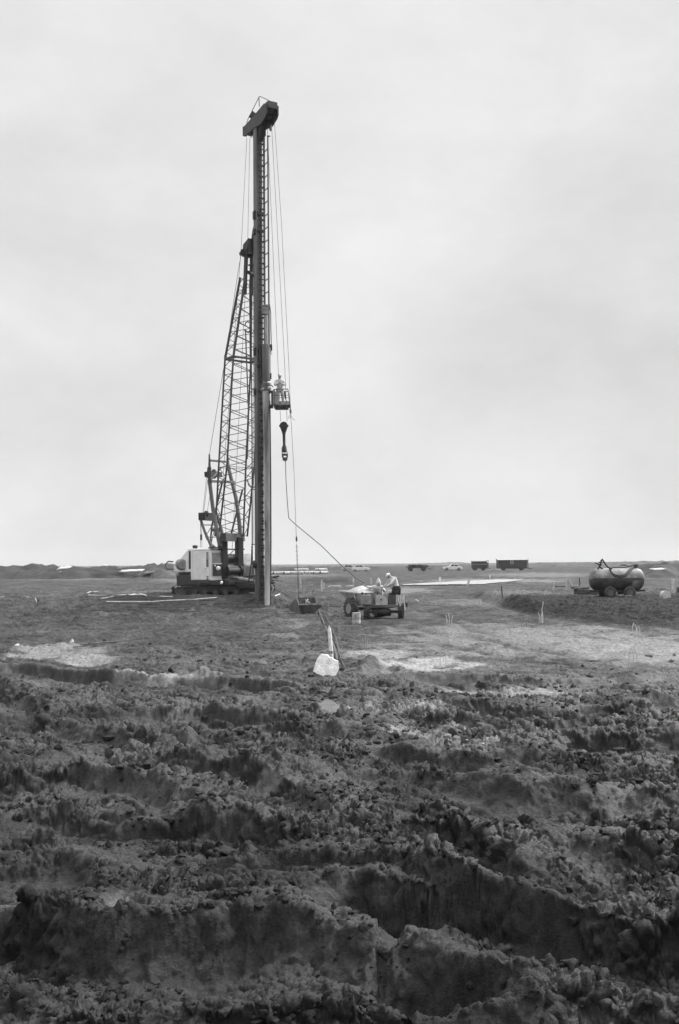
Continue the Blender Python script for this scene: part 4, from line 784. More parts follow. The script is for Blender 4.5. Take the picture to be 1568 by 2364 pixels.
mb = MB(); mb.prism(arch(-.17, .54, .72, 1.2, -.25, .05), hv*.04); mb.build('end_plate', M['conc'], eng)
mb = MB(); mb.lathe(D(-.17, -.27, .98), hv, [(0, .045), (.03, .045)], 12); mb.build('crank_hole', M['black'], eng)
mb = MB(); mb.box(D(-.88, .0, .98), (.46, .5, .48), rotD); mb.build('tool_box', M['paintd'], dum, bevel=.02)
mb = MB(); mb.box(D(-.88, .0, 1.24), (.1, .1, .1), rotD); mb.tube([D(-1.02, .1, .9), D(-1.05, .1, 1.35)], .05, 6); mb.build('side_bracket', M['black'], dum)
mb = MB(); mb.box(D(.95, .15, .79), (.42, .5, .1), rotD); mb.box(D(1.12, -.15, .7), (.1, .1, .24), rotD); mb.build('mudguard', M['rubber'], dum, bevel=.02)
mb = MB(); mb.box(D(.42, .1, .95), (.34, .4, .5), rotD); mb.build('seat_box', M['steel'], dum, bevel=.02)
mb = MB(); mb.box(D(.5, .12, 1.26), (.42, .4, .1), rotD); mb.build('seat', M['black'], dum, bevel=.03)
mb = MB(); mb.tube([D(-.1, .9, .9), D(-.25, .6, 1.36)], .025, 6); sc_ = mb.build('steering_column', M['black'], dum)
mb = MB(); c = D(-.27, .58, 1.4); n_ = V(0, -.5, .86).normalized(); u = n_.orthogonal().normalized(); t_ = n_.cross(u); mb.tube([c+(u*math.cos(a)+t_*math.sin(a))*.19 for a in [2*math.pi*k/20 for k in range(21)]], .018, 6, False); mb.beam(c-u*.18, c+u*.18, .02); mb.beam(c-t_*.18, c+t_*.18, .02); mb.build('steering_wheel', M['black'], sc_)
mb = MB()
for k in range(9):
    a = D(.62+.045*k, -.28, 1.2+.03*math.sin(k*2)); mb.tube([a, a+V(.02*math.sin(k*3), -.03, -.25), a+V(.04*math.sin(k), -.02, -.5-.08*math.sin(k*5))], .016, 5)
mb.tube([D(.9, -.3, 1.1), D(.96, -.32, .8), D(1.02, -.3, .45)], .014, 5); ro = tag(mb.build('rope_bundle', M['wood']), 'bundle of pale ropes hanging over the rear right of the dumper', 'ropes')
# skip of the dumper: sloping front lip, pinched base
mb = MB(); top = [(-.62, 1.34), (1.5, 1.34)]
def ring(f0, f1, hw, z0_, z1_): return [Fu(f0, -hw, z0_), Fu(f1, -hw, z1_), Fu(f1, hw, z1_), Fu(f0, hw, z0_)]
R0, R1, R2 = ring(-.3, .35, .5, .62, .62), ring(-.48, .7, .66, .95, .9), ring(-.55, 1.35, .74, 1.28, 1.34); R3 = ring(-.5, 1.28, .7, 1.29, 1.35); R4 = ring(-.25, .3, .45, .66, .66)
vs = R0+R1+R2+R3+R4; fs = [(0,1,2,3)]
for a in (0, 4, 8): fs += [(a+i, a+(i+1) % 4, a+4+(i+1) % 4, a+4+i) for i in range(4)]
fs += [(12+i, 12+(i+1) % 4, 16+(i+1) % 4, 16+i) for i in range(4)] + [(16,17,18,19)]
mb.add(vs, fs); sk_ = mb.build('hopper', M['paintd'], dum, bevel=.01)
mb = MB(); mb.beam(Fu(-.55, .76, 1.28), Fu(1.35, .76, 1.34), .05, .06); mb.beam(Fu(1.35, -.74, 1.34), Fu(1.35, .74, 1.34), .06, .06); mb.beam(Fu(-.3, .71, .72), Fu(-.2, .77, 1.28), .05, .06); mb.build('rim_bar', M['conc'], sk_)
hh = 14; vs = []; fs = []
for i in range(hh+1):
    for j in range(hh+1):
        a, b = i/hh, j/hh; f = -.48+1.74*a; l = -.69+1.38*b; z = 1.24+.36*max(0,math.sin(math.pi*min(1, a*1.25)))**.8*math.sin(math.pi*b)**.7+.05*a+random.uniform(-.018, .018); vs.append(Fu(f, l, z))
fs = [(i*(hh+1)+j, (i+1)*(hh+1)+j, (i+1)*(hh+1)+j+1, i*(hh+1)+j+1) for i in range(hh) for j in range(hh)]
tag(MB().add(vs, fs).build('concrete_load', M['wconc']), 'heap of pale wet concrete filling the dumper hopper', 'concrete load')
# man leaning forward over the engine, back to the camera on the right
Jr = dict(hip=(.0,0,.92), waist=(-.05,.02,1.07), chest=(-.1,.06,1.32), neck0=(-.2,.1,1.45), neck=(-.25,.11,1.49), head0=(-.3,.12,1.5), head1=(-.35,.14,1.53), head2=(-.39,.15,1.575),
  hipl=(-.09,.03,.86), kneel=(-.22,.12,.48), anklel=(-.2,.06,.1), toel=(-.28,.18,.05), hipr=(.11,-.01,.86), kneer=(.14,.1,.46), ankler=(.13,.02,.1), toer=(.06,.14,.05),
  shl=(-.26,.2,1.36), elbowl=(-.42,.32,1.12), wristl=(-.6,.38,1.0), palml=(-.68,.4,.97), shr=(-.06,-.1,1.38), elbowr=(-.28,-.2,1.14), wristr=(-.5,-.14,1.02), palmr=(-.58,-.12,1.0))
figure('person', 'worker in pale hooded jacket and white helmet leaning forward on the dumper, seen from behind', D(.5, -.08, .6)+V(.12,0,0), .0, Jr, dress(Jr, 1.12, 'cloth', 'dcloth'), {'l': (0,0,1), 'r': (0,0,1)}, None, True, face=(-.9, .1, -.5))
mb = MB(); c = D(.5, -.08, .6)+V(.12,0,0); mb.box(c+V(.0, -.15, .95), (.34, .1, .2)); 
tag(mb.build('shoulder_bag', M['dcloth'], bevel=.04), 'dark pouch worn at the waist of the worker leaning on the dumper', 'bag')
# hooded man behind it, arm stretched to the rope
PL = V(1.98, 50.75, DR.z+.13)
Jh = dict(hip=(.12,.1,.92), waist=(.08,.05,1.1), chest=(.0,-.05,1.36), neck0=(.0,-.12,1.48), neck=(.0,-.15,1.53), head0=(0,-.18,1.57), head1=(0,-.2,1.64), head2=(0,-.2,1.71),
  hipl=(.22,.1,.86), kneel=(.24,.04,.48), anklel=(.22,.12,.09), toel=(.22,-.02,.04), hipr=(.02,.1,.86), kneer=(-.0,.02,.48), ankler=(.0,.12,.09), toer=(.0,-.02,.04),
  shl=(.18,-.06,1.42), elbowl=(.3,-.22,1.2), wristl=(.24,-.42,1.32), palml=(.2,-.5,1.34), shr=(-.18,-.08,1.43), elbowr=(-.42,-.16,1.4), wristr=(-.64,-.3,1.46), palmr=(-.71,-.34,1.49))
figure('person', 'hooded worker standing behind the dumper with one arm stretched out towards the rope', PL, 0, Jh, dress(Jh, 1.05, 'cloth', 'dcloth'), {'l': (0,0,1), 'r': (0,0,1)}, None, False, face=(-.05, -1, -.3), hood=True)
# ---------------------------------------------------------------- concrete skip lowered on its chain
YS = 54.3; zs = float(base(np.array([-1.8]), np.array([YS]))[0]); SK = W(704, 1416, YS); SK.z = zs
skp = empty('concrete_skip', 'tilted open steel concrete skip lying on the ground on a chain beside the pile', 'skip', SK)
def Sk(px, py, dy): return W(px, py, YS+dy)
mb = MB(); A = [Sk(672, 1397, -.5), Sk(746, 1397, -.5), Sk(746, 1391, .5), Sk(676, 1391, .5)]; B = [Sk(697, 1416, -.35), Sk(730, 1412, -.35), Sk(730, 1411, .35), Sk(697, 1414, .35)]; A2 = [a.lerp(sum(A, V(0,0,0))/4, .05) for a in A]; B2 = [b+V(0,0,.03) for b in B]
mb.add(A+B+A2+B2, [(4,5,6,7)]+[(i, (i+1) % 4, 4+(i+1) % 4, 4+i) for i in range(4)]+[(i, (i+1) % 4, 8+(i+1) % 4, 8+i) for i in range(4)]+[(8+i, 8+(i+1) % 4, 12+(i+1) % 4, 12+i) for i in range(4)]+[(12,13,14,15)]); mb.build('trough', M['steel2'], skp)
mb = MB(); mb.prism([Sk(663, 1402, -.55), Sk(684, 1381, -.55), Sk(689, 1396, -.55), Sk(696, 1417, -.55), Sk(672, 1412, -.55)], (0, .05, 0)); mb.build('side_plate', M['steel2'], skp)
mb = MB(); mb.add([Sk(684, 1380, -.45), Sk(728, 1379, .35), Sk(730, 1392, .45), Sk(690, 1397, -.5)], [(0,1,2,3)]); mb.v += [v+V(0,.03,0) for v in mb.v]; mb.f.append((7,6,5,4)); mb.build('back_plate', M['black'], skp)
mb = MB(); mb.beam(Sk(688, 1396, -.52), Sk(747, 1394, -.5), .1, .07); mb.beam(Sk(684, 1380, -.5), Sk(690, 1396, -.52), .06, .06); mb.beam(Sk(727, 1379, .3), Sk(733, 1392, .3), .06, .06); mb.beam(Sk(700, 1382, 0), Sk(716, 1393, -.3), .05, .05); mb.beam(Sk(706, 1392, -.3), Sk(711, 1383, 0), .05, .05); mb.build('rim', M['paintd'], skp)
mb = MB(); pts = []
n_ = 26; a, b = Sk(684.8, 1256, 0), Sk(690, 1380, 0)
for k in range(n_):
    p = a.lerp(b, (k+.5)/n_); l = (b-a).length/n_; u = V(1, 0, 0) if k % 2 else V(0, 1, 0)
    mb.tube([p+u*.035*math.cos(t)+V(0,0,l*.62)*math.sin(t) for t in [2*math.pi*j/8 for j in range(9)]], .013, 4, False)
mb.tube([Sk(684.6, 1238, 0), Sk(684.7, 1246, 0), Sk(684.7, 1250, 0)], [.03, .06, .03], 6); tag(mb.build('lifting_chain', M['rope']), 'thin chain hanging from the rope down to the tilted skip', 'chain')
mb = MB(); mb.tube([gp(727, 1411)+V(0,0,.06), gp(736, 1414)+V(0,0,.05), gp(744, 1432)+V(0,0,.05), gp(757, 1463)+V(0,0,.04), gp(772, 1500)+V(0,0,.05), gp(779, 1530)+V(0,0,.06)], .045, 6); tag(mb.build('ground_hose', M['hose']), 'dark hose running over the ground from the skip towards the white board', 'hose')
mb = MB(); mb.tube([gp(745, 1412)+V(0,0,.05), gp(762, 1445)+V(0,0,.08), gp(775, 1478)+V(0,0,.1), gp(787, 1528)+V(0,0,.05), gp(800, 1552)+V(0,0,.04)], .022, 5); tag(mb.build('ground_cable', M['hose']), 'thin dark cable on the ground just right of the pointed stake', 'cable')
# ---------------------------------------------------------------- nearer small things
G = lambda px, py: gp(px, py)
bd_ = W(752, 1562, 23.6); bd_.z = G(752, 1562).z
mb = MB(); pp = [(722, 1551), (731, 1522), (741, 1509.5), (757, 1512), (760, 1517), (768, 1519), (772, 1523), (781, 1526), (784, 1532), (782, 1545), (776, 1559), (766, 1563), (748, 1563)]
q = [W(x, y, 23.6+(1562-y)*.006) for x, y in pp]; mb.prism(q, V(.01, .07, .0)); tag(mb.build('white_board', M['foam'], bevel=.012), 'chipped white board leaning in the mud in front of the pointed stake', 'board')
sk = empty('pointed_stake', 'pale pointed wooden stake standing behind the white board', 'stake', (W(764, 1520, 24.3).x, 24.3, 0))
mb = MB(); mb.tube([W(765.5, 1525, 24.3), W(764.5, 1505, 24.3), W(762, 1470, 24.35), W(760.5, 1452, 24.4), W(760, 1444, 24.4)], [.05, .052, .05, .04, .006], 7); mb.build('shaft', M['wood'], sk); mb = MB(); mb.tube([W(764.4, 1503, 24.3), W(764.7, 1509, 24.3)], .055, 7); mb.build('mud_collar', M['mudm'], sk)
rods = [((772,1480),(779,1500),(784,1540)), ((778,1500),(790,1530),(800,1550)), ((750,1564),(790,1552),(830,1545)), ((745,1561),(775,1556),(815,1552))]
for k, r in enumerate(rods):
    mb = MB(); mb.tube([W(x, y, 23.7+.1*k) for x, y in r], .012, 5); tag(mb.build('rusty_rod', M['rust']), ['rusty rod standing at an angle right of the white board', 'lower bent rod leaning right of the white board', 'long rod lying from the white board to the dark clay heap', 'short rod lying under the lower edge of the white board'][k], 'rod', 'rusty rods round the white board')
bp = G(823, 1440); br = empty('small_drum', 'small pale open drum standing in front of the dumper front wheel', 'drum', bp)
mb = MB(); rr_ = .19; mb.lathe(bp+V(0,0,-.04), (0,0,1), [(0, .01), (.001, rr_), (.16, rr_+.006), (.17, rr_-.004), (.34, rr_), (.35, rr_+.008), (.52, rr_*.97), (.54, rr_*1.03), (.541, rr_*.9)], 24); mb._l(bp+V(0,0,-.04), V(0,0,1), [(.541, rr_*.9), (.3, rr_*.88), (.29, .01)], 24); mb.build('drum_shell', M['conc'], br)
mb = MB(); mb.lathe(bp+V(-.05,-rr_-.005,.36), (0,1,0), [(0, .035), (.01, .035)], 10); mb.build('bung_hole', M['black'], br)
wb_ = G(962, 1392); mb = MB(); mb.ell(wb_+V(0,0,.1), (.13, .12, .15), None, 12, 8); mb.ell(wb_+V(.05,.02,.03), (.15, .1, .08), None, 10, 6)
for i, v in enumerate(mb.v): mb.v[i] = v+V(random.uniform(-.02,.02), 0, random.uniform(-.02,.02))
tag(mb.build('crumpled_bag', M['paper']), 'crumpled white bag on the bare soil right of the dumper', 'bag')
scr = [((165,1493),.16,.18,'upright torn white sheet by the left puddle'), ((38,1498),.2,.06,'flat white scrap at the left edge beside a puddle'), ((1112,1605),.14,.06,'small white paper scrap on the dark clay right of centre'), ((217,1580),.05,.07,'tiny white scrap on the left rut edge')]
for (px, py), wdd, hgt_, lb in scr:
    g0 = G(px, py); gz = float(terrain(np.array([g0.x]), np.array([g0.y]))[0][0]); vs = []; n_ = 5
    for i in range(n_):
        for j in range(n_): vs.append((g0.x+(i/4-.5)*wdd*(1-.5*j/4), g0.y+.12*(j/4)+random.uniform(-.02,.02), gz+.03+hgt_*j/4*(1-abs(i-2)*.18)+random.uniform(-.012,.012)))
    mb = MB(); mb.add(vs, [(i*n_+j, (i+1)*n_+j, (i+1)*n_+j+1, i*n_+j+1) for i in range(n_-1) for j in range(n_-1)]); o = mb.build('paper_scrap', M['paper']); o.modifiers.new('thick', 'SOLIDIFY').thickness = .006; tag(o, lb, 'scrap', 'white scraps in the mud')
g0 = G(755, 1650); mb = MB(); mb.prism([g0+V(*p) for p in ((-.3,.0,.02), (-.22,.35,.1), (-.02,.6,.2), (.08,.55,.2), (.32,.12,.06), (.26,-.05,.02))], (0,.02,-.09)); tag(mb.build('flat_slab', M['steel2'], bevel=.02), 'grey flat slab half sunk in the clay below the white board', 'slab')
# starter bars standing out of finished piles
SB = [((1039,1446),(1031,1036,1044),(26,30,25),.5,'three pale bars in the open ground right of the dumper'), ((1106,1400),(1101,1104,1108,1112),(16,17,17,16),.5,'barred cluster at the left toe of the dark bank'), ((1250,1437),(1245,1249,1252,1255),(24,22,48,30),.5,'tall cluster with one high bar at the foot of the dark bank'),
  ((1470,1464),(1463,1469,1473,1478),(26,22,14,18),.5,'cluster with a hooped bar before the right end of the dark bank'), ((1463,1545),(1450,1456,1463,1470),(40,46,50,48),.3,'faint thin bars in the pale field at the right'), ((1215,1465),(1208,1213,1219,1224),(24,30,28,22),.3,'faint thin bars in the pale field behind the wheel tracks'), ((845,1500),(838,1843-1000,850,856),(26,30,26,20),.25,'faint thin bars in the field beside the white board'), ((1022,1534),(1016,1022,1029),(26,24,20),.3,'low thin bars at the near edge of the pale field')]
for (px, py), xs, hs_, mt, lb in SB:
    g0 = G(px, py); st = empty('starter_bars', lb, 'pile bars', g0, 0, 'steel bars standing out of the finished piles'); s_ = g0.y/FP
    for i, (x, h) in enumerate(zip(xs, hs_)):
        r = .016 if mt > .4 else .007; x0 = W(x, py, g0.y).x; dy = random.uniform(-.12, .12); mb = MB(); mb.tube([(x0, g0.y+dy, g0.z-.1), (x0+random.uniform(-.03,.03), g0.y+dy, g0.z+h*s_*.6), (x0+random.uniform(-.05,.05), g0.y+dy, g0.z+h*s_)], r, 5); mb.build('bar', M['wood' if mt > .4 else 'conc'], st)
    if mt > .4:
        mb = MB(); x0, x1 = W(xs[0], py, g0.y).x, W(xs[-1], py, g0.y).x; mb.tube([(x0, g0.y-.05, g0.z+min(hs_)*s_*.5), (x1, g0.y-.05, g0.z+min(hs_)*s_*.5)], .01, 4); mb.build('hoop', M['wood'], st)
# wooden stakes
ST = [(695,1358,693.5,1334,'pale stake behind the hanging chain'), (743,1364,743,1338,'pale stake standing left of the pair by the dark soil bank'), (749,1361,748,1345,'short leaning stake, right one of the pair by the soil bank'), (817,1356,816,1334,'stake standing just left of the dumper load'), (857,1350,857,1333,'stake showing behind the hooded worker'),
 (1017,1347,1016,1332,'thick pale stake at the left part of the sand strip'), (1078,1352,1084,1337,'thick stake leaning right in the sand strip'), (1133,1340,1131,1327,'white stake tilted left on the sand strip'), (1190,1340,1189,1334,'very short white stake at the right end of the sand strip'),
 (138,1336,140,1318,'tall pale stake in front of the left spoil heaps'), (125,1334,125,1327,'low thin stake left of the tall pale stake'), (37,1336,37,1328,'low thin stake near the left edge of the site'), (88,1392,81,1380,'short stake leaning left in the left foreground field'), (242,1331,242,1322,'single thin stake under the middle spoil heap'), (255,1331,255,1322,'left one of two thin stakes under the middle spoil heap'), (260,1331,260,1321,'right one of two thin stakes under the middle spoil heap'),
 (1421,1354,1420,1333,'thin stake behind the tank trailer at its right'), (1553,1371,1552,1333,'tall stake, left one of the pair at the right edge'), (1557,1371,1556,1336,'tall stake, right one of the pair at the right edge'), (1339,1352,1338,1334,'dark stake left of the tank trailer'), (1161,1385,1158,1353,'thin dark rod standing at the left end of the dark bank')]
for k, (x0, y0, x1, y1, lb) in enumerate(ST):
    g0 = G(x0, y0); t_ = W(x1, y1, g0.y); wd_ = (5 if k in (5, 6) else 3.4 if k == 1 else 2.4 if y0-y1 > 11 else 1.9)*g0.y/FP
    mb = MB(); mb.beam(g0-V(0,0,.2), t_, wd_, wd_*.6); o = mb.build('wooden_stake', M['dwood' if 'dark' in lb.split(' at ')[0] and 'soil' not in lb else 'wood']); tag(o, lb, 'stake', 'wooden stakes over the building site')
# ---------------------------------------------------------------- rods and hoses on the ground left
base_rod = None
for i in range(84):
    px, py = random.uniform(270, 640), random.uniform(1376, 1416); g0 = G(px, py); ln = random.uniform(5, 9)
    x = min(g0.x, -3.4-ln/2 if py < 1400 else 3); n_ = 10; a = random.uniform(-.05, .09)
    pts = [(t*math.cos(a), t*math.sin(a)) for t in np.linspace(-ln/2, ln/2, n_)]
    zz = base(np.array([x+p[0] for p in pts]), np.array([g0.y+p[1] for p in pts]))
    mb = MB(); mb.tube([(x+p[0], g0.y+p[1], float(z)+.05+random.uniform(-.015, .04)) for p, z in zip(pts, zz)], .018, 4)
    o = mb.build('steel_rod', M['rust' if i % 2 else 'bar']); tag(o, 'long thin steel rod lying in the layer of rods before the crane', 'steel rod', 'steel rods lying in front of the crane')
def ground_tube(name, pts, r, m, lb, cat, up=.04):
    mb = MB(); mb.tube([G(x, y)+V(0,0,up) for x, y in pts], r, 6); o = mb.build(name, M[m]); return tag(o, lb, cat)
ground_tube('white_pole', [(246,1392),(300,1392),(345,1391.5),(400,1389),(450,1387),(505,1382)], .035, 'wood', 'long pale pole lying before the steel rods left of the crane', 'pole', .06)
ground_tube('water_hose', [(233,1384),(262,1379),(246,1370.5),(225,1366.5),(208,1367),(199,1371),(205,1375.5),(230,1376.5),(262,1376.5),(300,1374.5),(340,1376),(380,1379.5),(400,1380)], .035, 'wood', 'pale hose lying in an open loop left of the crane', 'hose')
ground_tube('bent_pipe', [(301,1377),(310,1374.5),(324,1374),(332,1376),(338,1378.5)], .045, 'white', 'short bright bent pipe lying across the loop of hose', 'pipe', .07)
ground_tube('pole', [(632,1380),(640,1377),(646,1374.5)], .05, 'conc', 'short pale pole lying right of the pile foot', 'pole', .07)
ground_tube('plank', [(42,1498),(140,1494),(280,1484)], .035, 'dwood', 'long dark batten lying along the left puddles', 'batten', .05)
ground_tube('batten', [(0,1380),(40,1379.5),(66,1379.5)], .035, 'conc', 'pale batten lying at the left edge of the field', 'batten', .05)
# ---------------------------------------------------------------- tank trailer
YT = 59; tz = float(base(np.array([17.]), np.array([YT]))[0]); T0 = W(1423, 1380, YT); T0.z = tz
tk = empty('tank_trailer', 'rounded two tone tank on a wheeled trailer with hoses looped on its side', 'tank trailer', T0)
s_ = YT/FP; xa, xb = (1360-CX)*s_, (1487-CX)*s_; cz = W(1423, 1337.5, YT).z; rt_ = 26*s_; TC = (xa+xb)/2; tilt = V(.995, .1, 0)
def T(px, dy, py): return V((px-CX)*s_, YT+dy+((px-1423)*s_)*.1, W(px, py, YT).z)
L_ = (xb-xa); a0 = V(TC, YT, cz)-tilt*L_/2
prof = [(0, .02), (.03, rt_*.4), (.09, rt_*.68), (.2, rt_*.88), (.36, rt_*.98), (.5, rt_), (L_-.5, rt_), (L_-.36, rt_*.98), (L_-.2, rt_*.88), (L_-.09, rt_*.68), (L_-.03, rt_*.4), (L_, .02)]
def half(lo, hi, grow):
    mb = MB(); up = V(0,0,1); u = tilt.cross(up).normalized(); n_ = 14; vs = []; 
    for h_, r_ in prof:
        for k in range(n_+1):
            a = lo+(hi-lo)*k/n_; vs.append(a0+tilt*h_+(u*math.cos(a)+up*math.sin(a))*(r_+grow))
    return mb.add(vs, [(i*(n_+1)+k, i*(n_+1)+k+1, (i+1)*(n_+1)+k+1, (i+1)*(n_+1)+k) for i in range(len(prof)-1) for k in range(n_)])
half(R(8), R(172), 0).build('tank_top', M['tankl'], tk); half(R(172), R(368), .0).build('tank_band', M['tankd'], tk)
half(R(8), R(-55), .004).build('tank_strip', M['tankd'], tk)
mb = MB(); a = 1455
mb.v = []; 
pn = MB(); vs = []
for h_ in np.linspace(L_*.72, L_*.99, 8):
    r_ = float(np.interp(h_, [p[0] for p in prof], [p[1] for p in prof]))+.008
    for k in range(7):
        an = R(-5-9*k); u = tilt.cross(V(0,0,1)).normalized(); vs.append(a0+tilt*float(h_)+(u*math.cos(an)+V(0,0,1)*math.sin(an))*r_)
pn.add(vs, [(i*7+k, i*7+k+1, (i+1)*7+k+1, (i+1)*7+k) for i in range(7) for k in range(6)]); pn.build('pale_panel', M['tankl'], tk)
mb = MB(); mb.beam(T(1364, -.45, 1365), T(1486, -.45, 1363), .07, .09); mb.beam(T(1364, .45, 1365), T(1486, .45, 1363), .07, .09)
for x in (1375, 1400, 1440, 1470): mb.beam(T(x, -.45, 1364), T(x, .45, 1364), .06, .1)
mb.beam(T(1380, -.3, 1366), T(1388, -.3, 1373), .06, .06); mb.beam(T(1362, 0, 1366), T(1340, 0, 1372), .08, .08); mb.build('chassis', M['black'], tk)
for x in (1401, 1447):
    for dy in (-.62, .62): wheel(T(x, dy, 1367.5)+V(0,0,0), V(.1,-.995,0).normalized(), .37, .28, tk, False, False)
    mb = MB(); mb.tube([T(x, -.6, 1367.5), T(x, .6, 1367.5)], .05, 6); mb.build('axle', M['black'], tk)
mb = MB(); mb.tube([T(1381, -.2, 1311), T(1384, -.2, 1301), T(1386, -.2, 1293), T(1388, -.2, 1291), T(1391, -.2, 1296), T(1399, -.35, 1309), T(1408, -.5, 1313)], .05, 8); mb.tube([T(1371, -.2, 1299), T(1380, -.2, 1303)], .035, 6); mb.box(T(1382, -.2, 1304), (.18,.14,.1)); mb.box(T(1384, -.2, 1298), (.26,.06,.05)); mb.tube([T(1376, -.2, 1315), T(1381, -.2, 1308), T(1392, -.2, 1316)], .05, 6); mb.build('valve', M['black'], tk)
mb = MB()
for o_, pts in enumerate([[(1404,1311),(1420,1310),(1438,1310),(1460,1306),(1470,1303)], [(1404,1312),(1405,1322),(1412,1330),(1425,1332.5),(1438,1329),(1452,1317),(1466,1307),(1470,1304)], [(1405,1314),(1410,1325),(1422,1329),(1436,1326),(1450,1314),(1462,1307)]]):
    q = []
    for x, y in pts:
        dz_ = W(x, y, YT).z-cz; dy = -math.sqrt(max(0, (rt_+.05)**2-dz_**2)) if abs(dz_) < rt_ else -.05
        q.append(T(x, dy, y))
    mb = MB(); mb.tube(q, .04, 7); mb.build('hose', M['hose'], tk)
mb = MB(); c = T(1470, 0, 1308); mb.lathe(c, (0,0,1), [(-.1, .12), (.08, .12), (.09, .16), (.13, .16), (.14, .02)], 14); mb.build('filler_cap', M['steel'], tk)
# things round the tank
mb = MB(); g0 = G(1355, 1374); mb.box(g0+V(0,.2,.15), (1.3, .8, .42), Euler((0,.05,.1)).to_matrix()); mb.box(g0+V(-.3,.1,.42), (.9, .5, .12), Euler((0,-.1,0)).to_matrix()); tag(mb.build('dark_pallet_stack', M['dwood'], bevel=.03), 'dark stacked blocks under the front of the tank trailer', 'block stack')
g0 = G(1300, 1362); tt = empty('plank_trestle', 'low trestle of thin posts carrying a dark plank left of the tank', 'trestle', g0); s2 = g0.y/FP
for a, b in (((1277,1362),(1283,1337)), ((1309,1370),(1308,1334)), ((1322,1353),(1313,1330))): mb = MB(); mb.beam(W(a[0], a[1], g0.y), W(b[0], b[1], g0.y), .06, .06); mb.build('post', M['wood'], tt)
mb = MB(); mb.box(W(1293, 1354, g0.y+.5), (.8, .3, .1)); mb.build('left_plank', M['dwood'], tt); mb = MB(); mb.box(W(1334, 1357, g0.y+.5), (1.1, .4, .16)); mb.build('right_plank', M['dwood'], tt); mb = MB(); mb.box(W(1334, 1362, g0.y+.1), (1.3, .3, .06)); mb.build('white_plank', M['wood'], tt)
g0 = G(1362+170, 1384); mb = MB(); mb.lathe(g0+V(0,0,.2), (.3,-1,.1), [(0, .02), (.01, .27), (.3, .27), (.31, .02)], 18); 
tag(mb.build('muddy_bundle', M['conc']), 'mud covered round bundle on the bank right of the tank trailer', 'bundle')
g0 = G(1467, 1379); mb = MB(); mb.ell(g0+V(-.3,.9,.08), (.55,.3,.07), None, 12, 6); tag(mb.build('white_sheet', M['paper']), 'small white sheet on the bank just behind the tank wheels', 'sheet')
g0 = G(1566, 1372); mb = MB(); mb.box(g0+V(.1,0,.22), (.3,.3,.44)); mb.box(g0+V(.1,-.16,.36), (.2,.02,.1)); tag(mb.build('metal_crate', M['steel'], bevel=.02), 'dark metal crate cut by the right edge of the photo', 'crate')
# ---------------------------------------------------------------- parked cars
def car(label, px, py, Y, face, lenm, m, kind='saloon'):
    g0 = W(px, py, Y); g0.z = float(base(np.array([g0.x]), np.array([Y]))[0]); c = empty('parked_car', label, 'car', g0, 0 if face > 0 else math.pi, 'cars parked far behind the dumper')
    Fm = Matrix.Translation(g0) @ Matrix.Rotation(0 if face > 0 else math.pi, 4, 'Z'); h = lenm/2
    def X(*p): return Fm @ V(*p)
    mb = MB(Fm); lo_ = [(-h, .35), (-h+.05, .75), (-h+.5, .86), (-.9, .88), (.55, .88), (h-.3, .78), (h, .6), (h, .35), (h-.35, .28), (-h+.35, .28)]
    mb.prism([V(a, -.8, b) for a, b in lo_], (0, 1.6, 0)); b_ = mb.build('body', M[m], c, bevel=.05)
    mb = MB(Fm); rf = [(-1.45, .86), (-1.0, 1.38), (.25, 1.4), (.85, .86)]
    q = [V(a, -.76+.12*(b > 1), b) for a, b in rf]+[V(a, .76-.12*(b > 1), b) for a, b in rf]; mb.add(q, [(3,2,1,0),(4,5,6,7),(0,1,5,4),(1,2,6,5),(2,3,7,6),(3,0,4,7)]); mb.build('cabin', M[m], c, bevel=.03)
    for y0, sg in ((-.73, -1), (.73, 1)):
        for a0_, a1, b0, b1 in ((-1.22, -.42, -.95, -.38), (-.3, .62, -.3, .2)):
            mb = MB(Fm); mb.add([V(a0_, y0-sg*-.02, .92), V(a1, y0-sg*-.02, .92), V(b1, y0-sg*.065, 1.32), V(b0, y0-sg*.065, 1.32)], [(0,1,2,3)]); mb.build('side_window', M['dglass'], c)
    for x in (-h+.82, h-.85):
        for y in (-.7, .7):
            mb = MB(Fm); mb.lathe(V(x, y-.1, .31), (0,1,0), [(0,.02), (.001,.31), (.2,.31), (.201,.02)], 18); w_ = mb.build('wheel', M['rubber'], c); mb = MB(Fm); mb.lathe(V(x, y-.115, .31), (0,1,0), [(0,.02),(.001,.16),(.23,.16),(.231,.02)], 14); mb.build('hub_cap', M['chrome'], w_)
    for x in (-h-.03, h+.03): mb = MB(Fm); mb.box((x, 0, .45), (.08, 1.6, .12)); mb.build('bumper', M['chrome'], c)
    for y in (-.6, .6): mb = MB(Fm); mb.lathe(V(h-.04, y, .63), (1,0,0), [(0,.1),(.06,.08)], 10); mb.build('headlight', M['glass'], c)
car('pale saloon car in the gap between the dark flat trailer and the small hut', 1045, 1318, 214, -1, 4.3, 'white')
car('white car with dark side, left one of the two cars behind the dumper load', 808, 1316, 218, 1, 4.1, 'conc')
car('bright white car, right one of the two cars behind the dumper load', 833, 1315, 212, 1, 4.0, 'white')
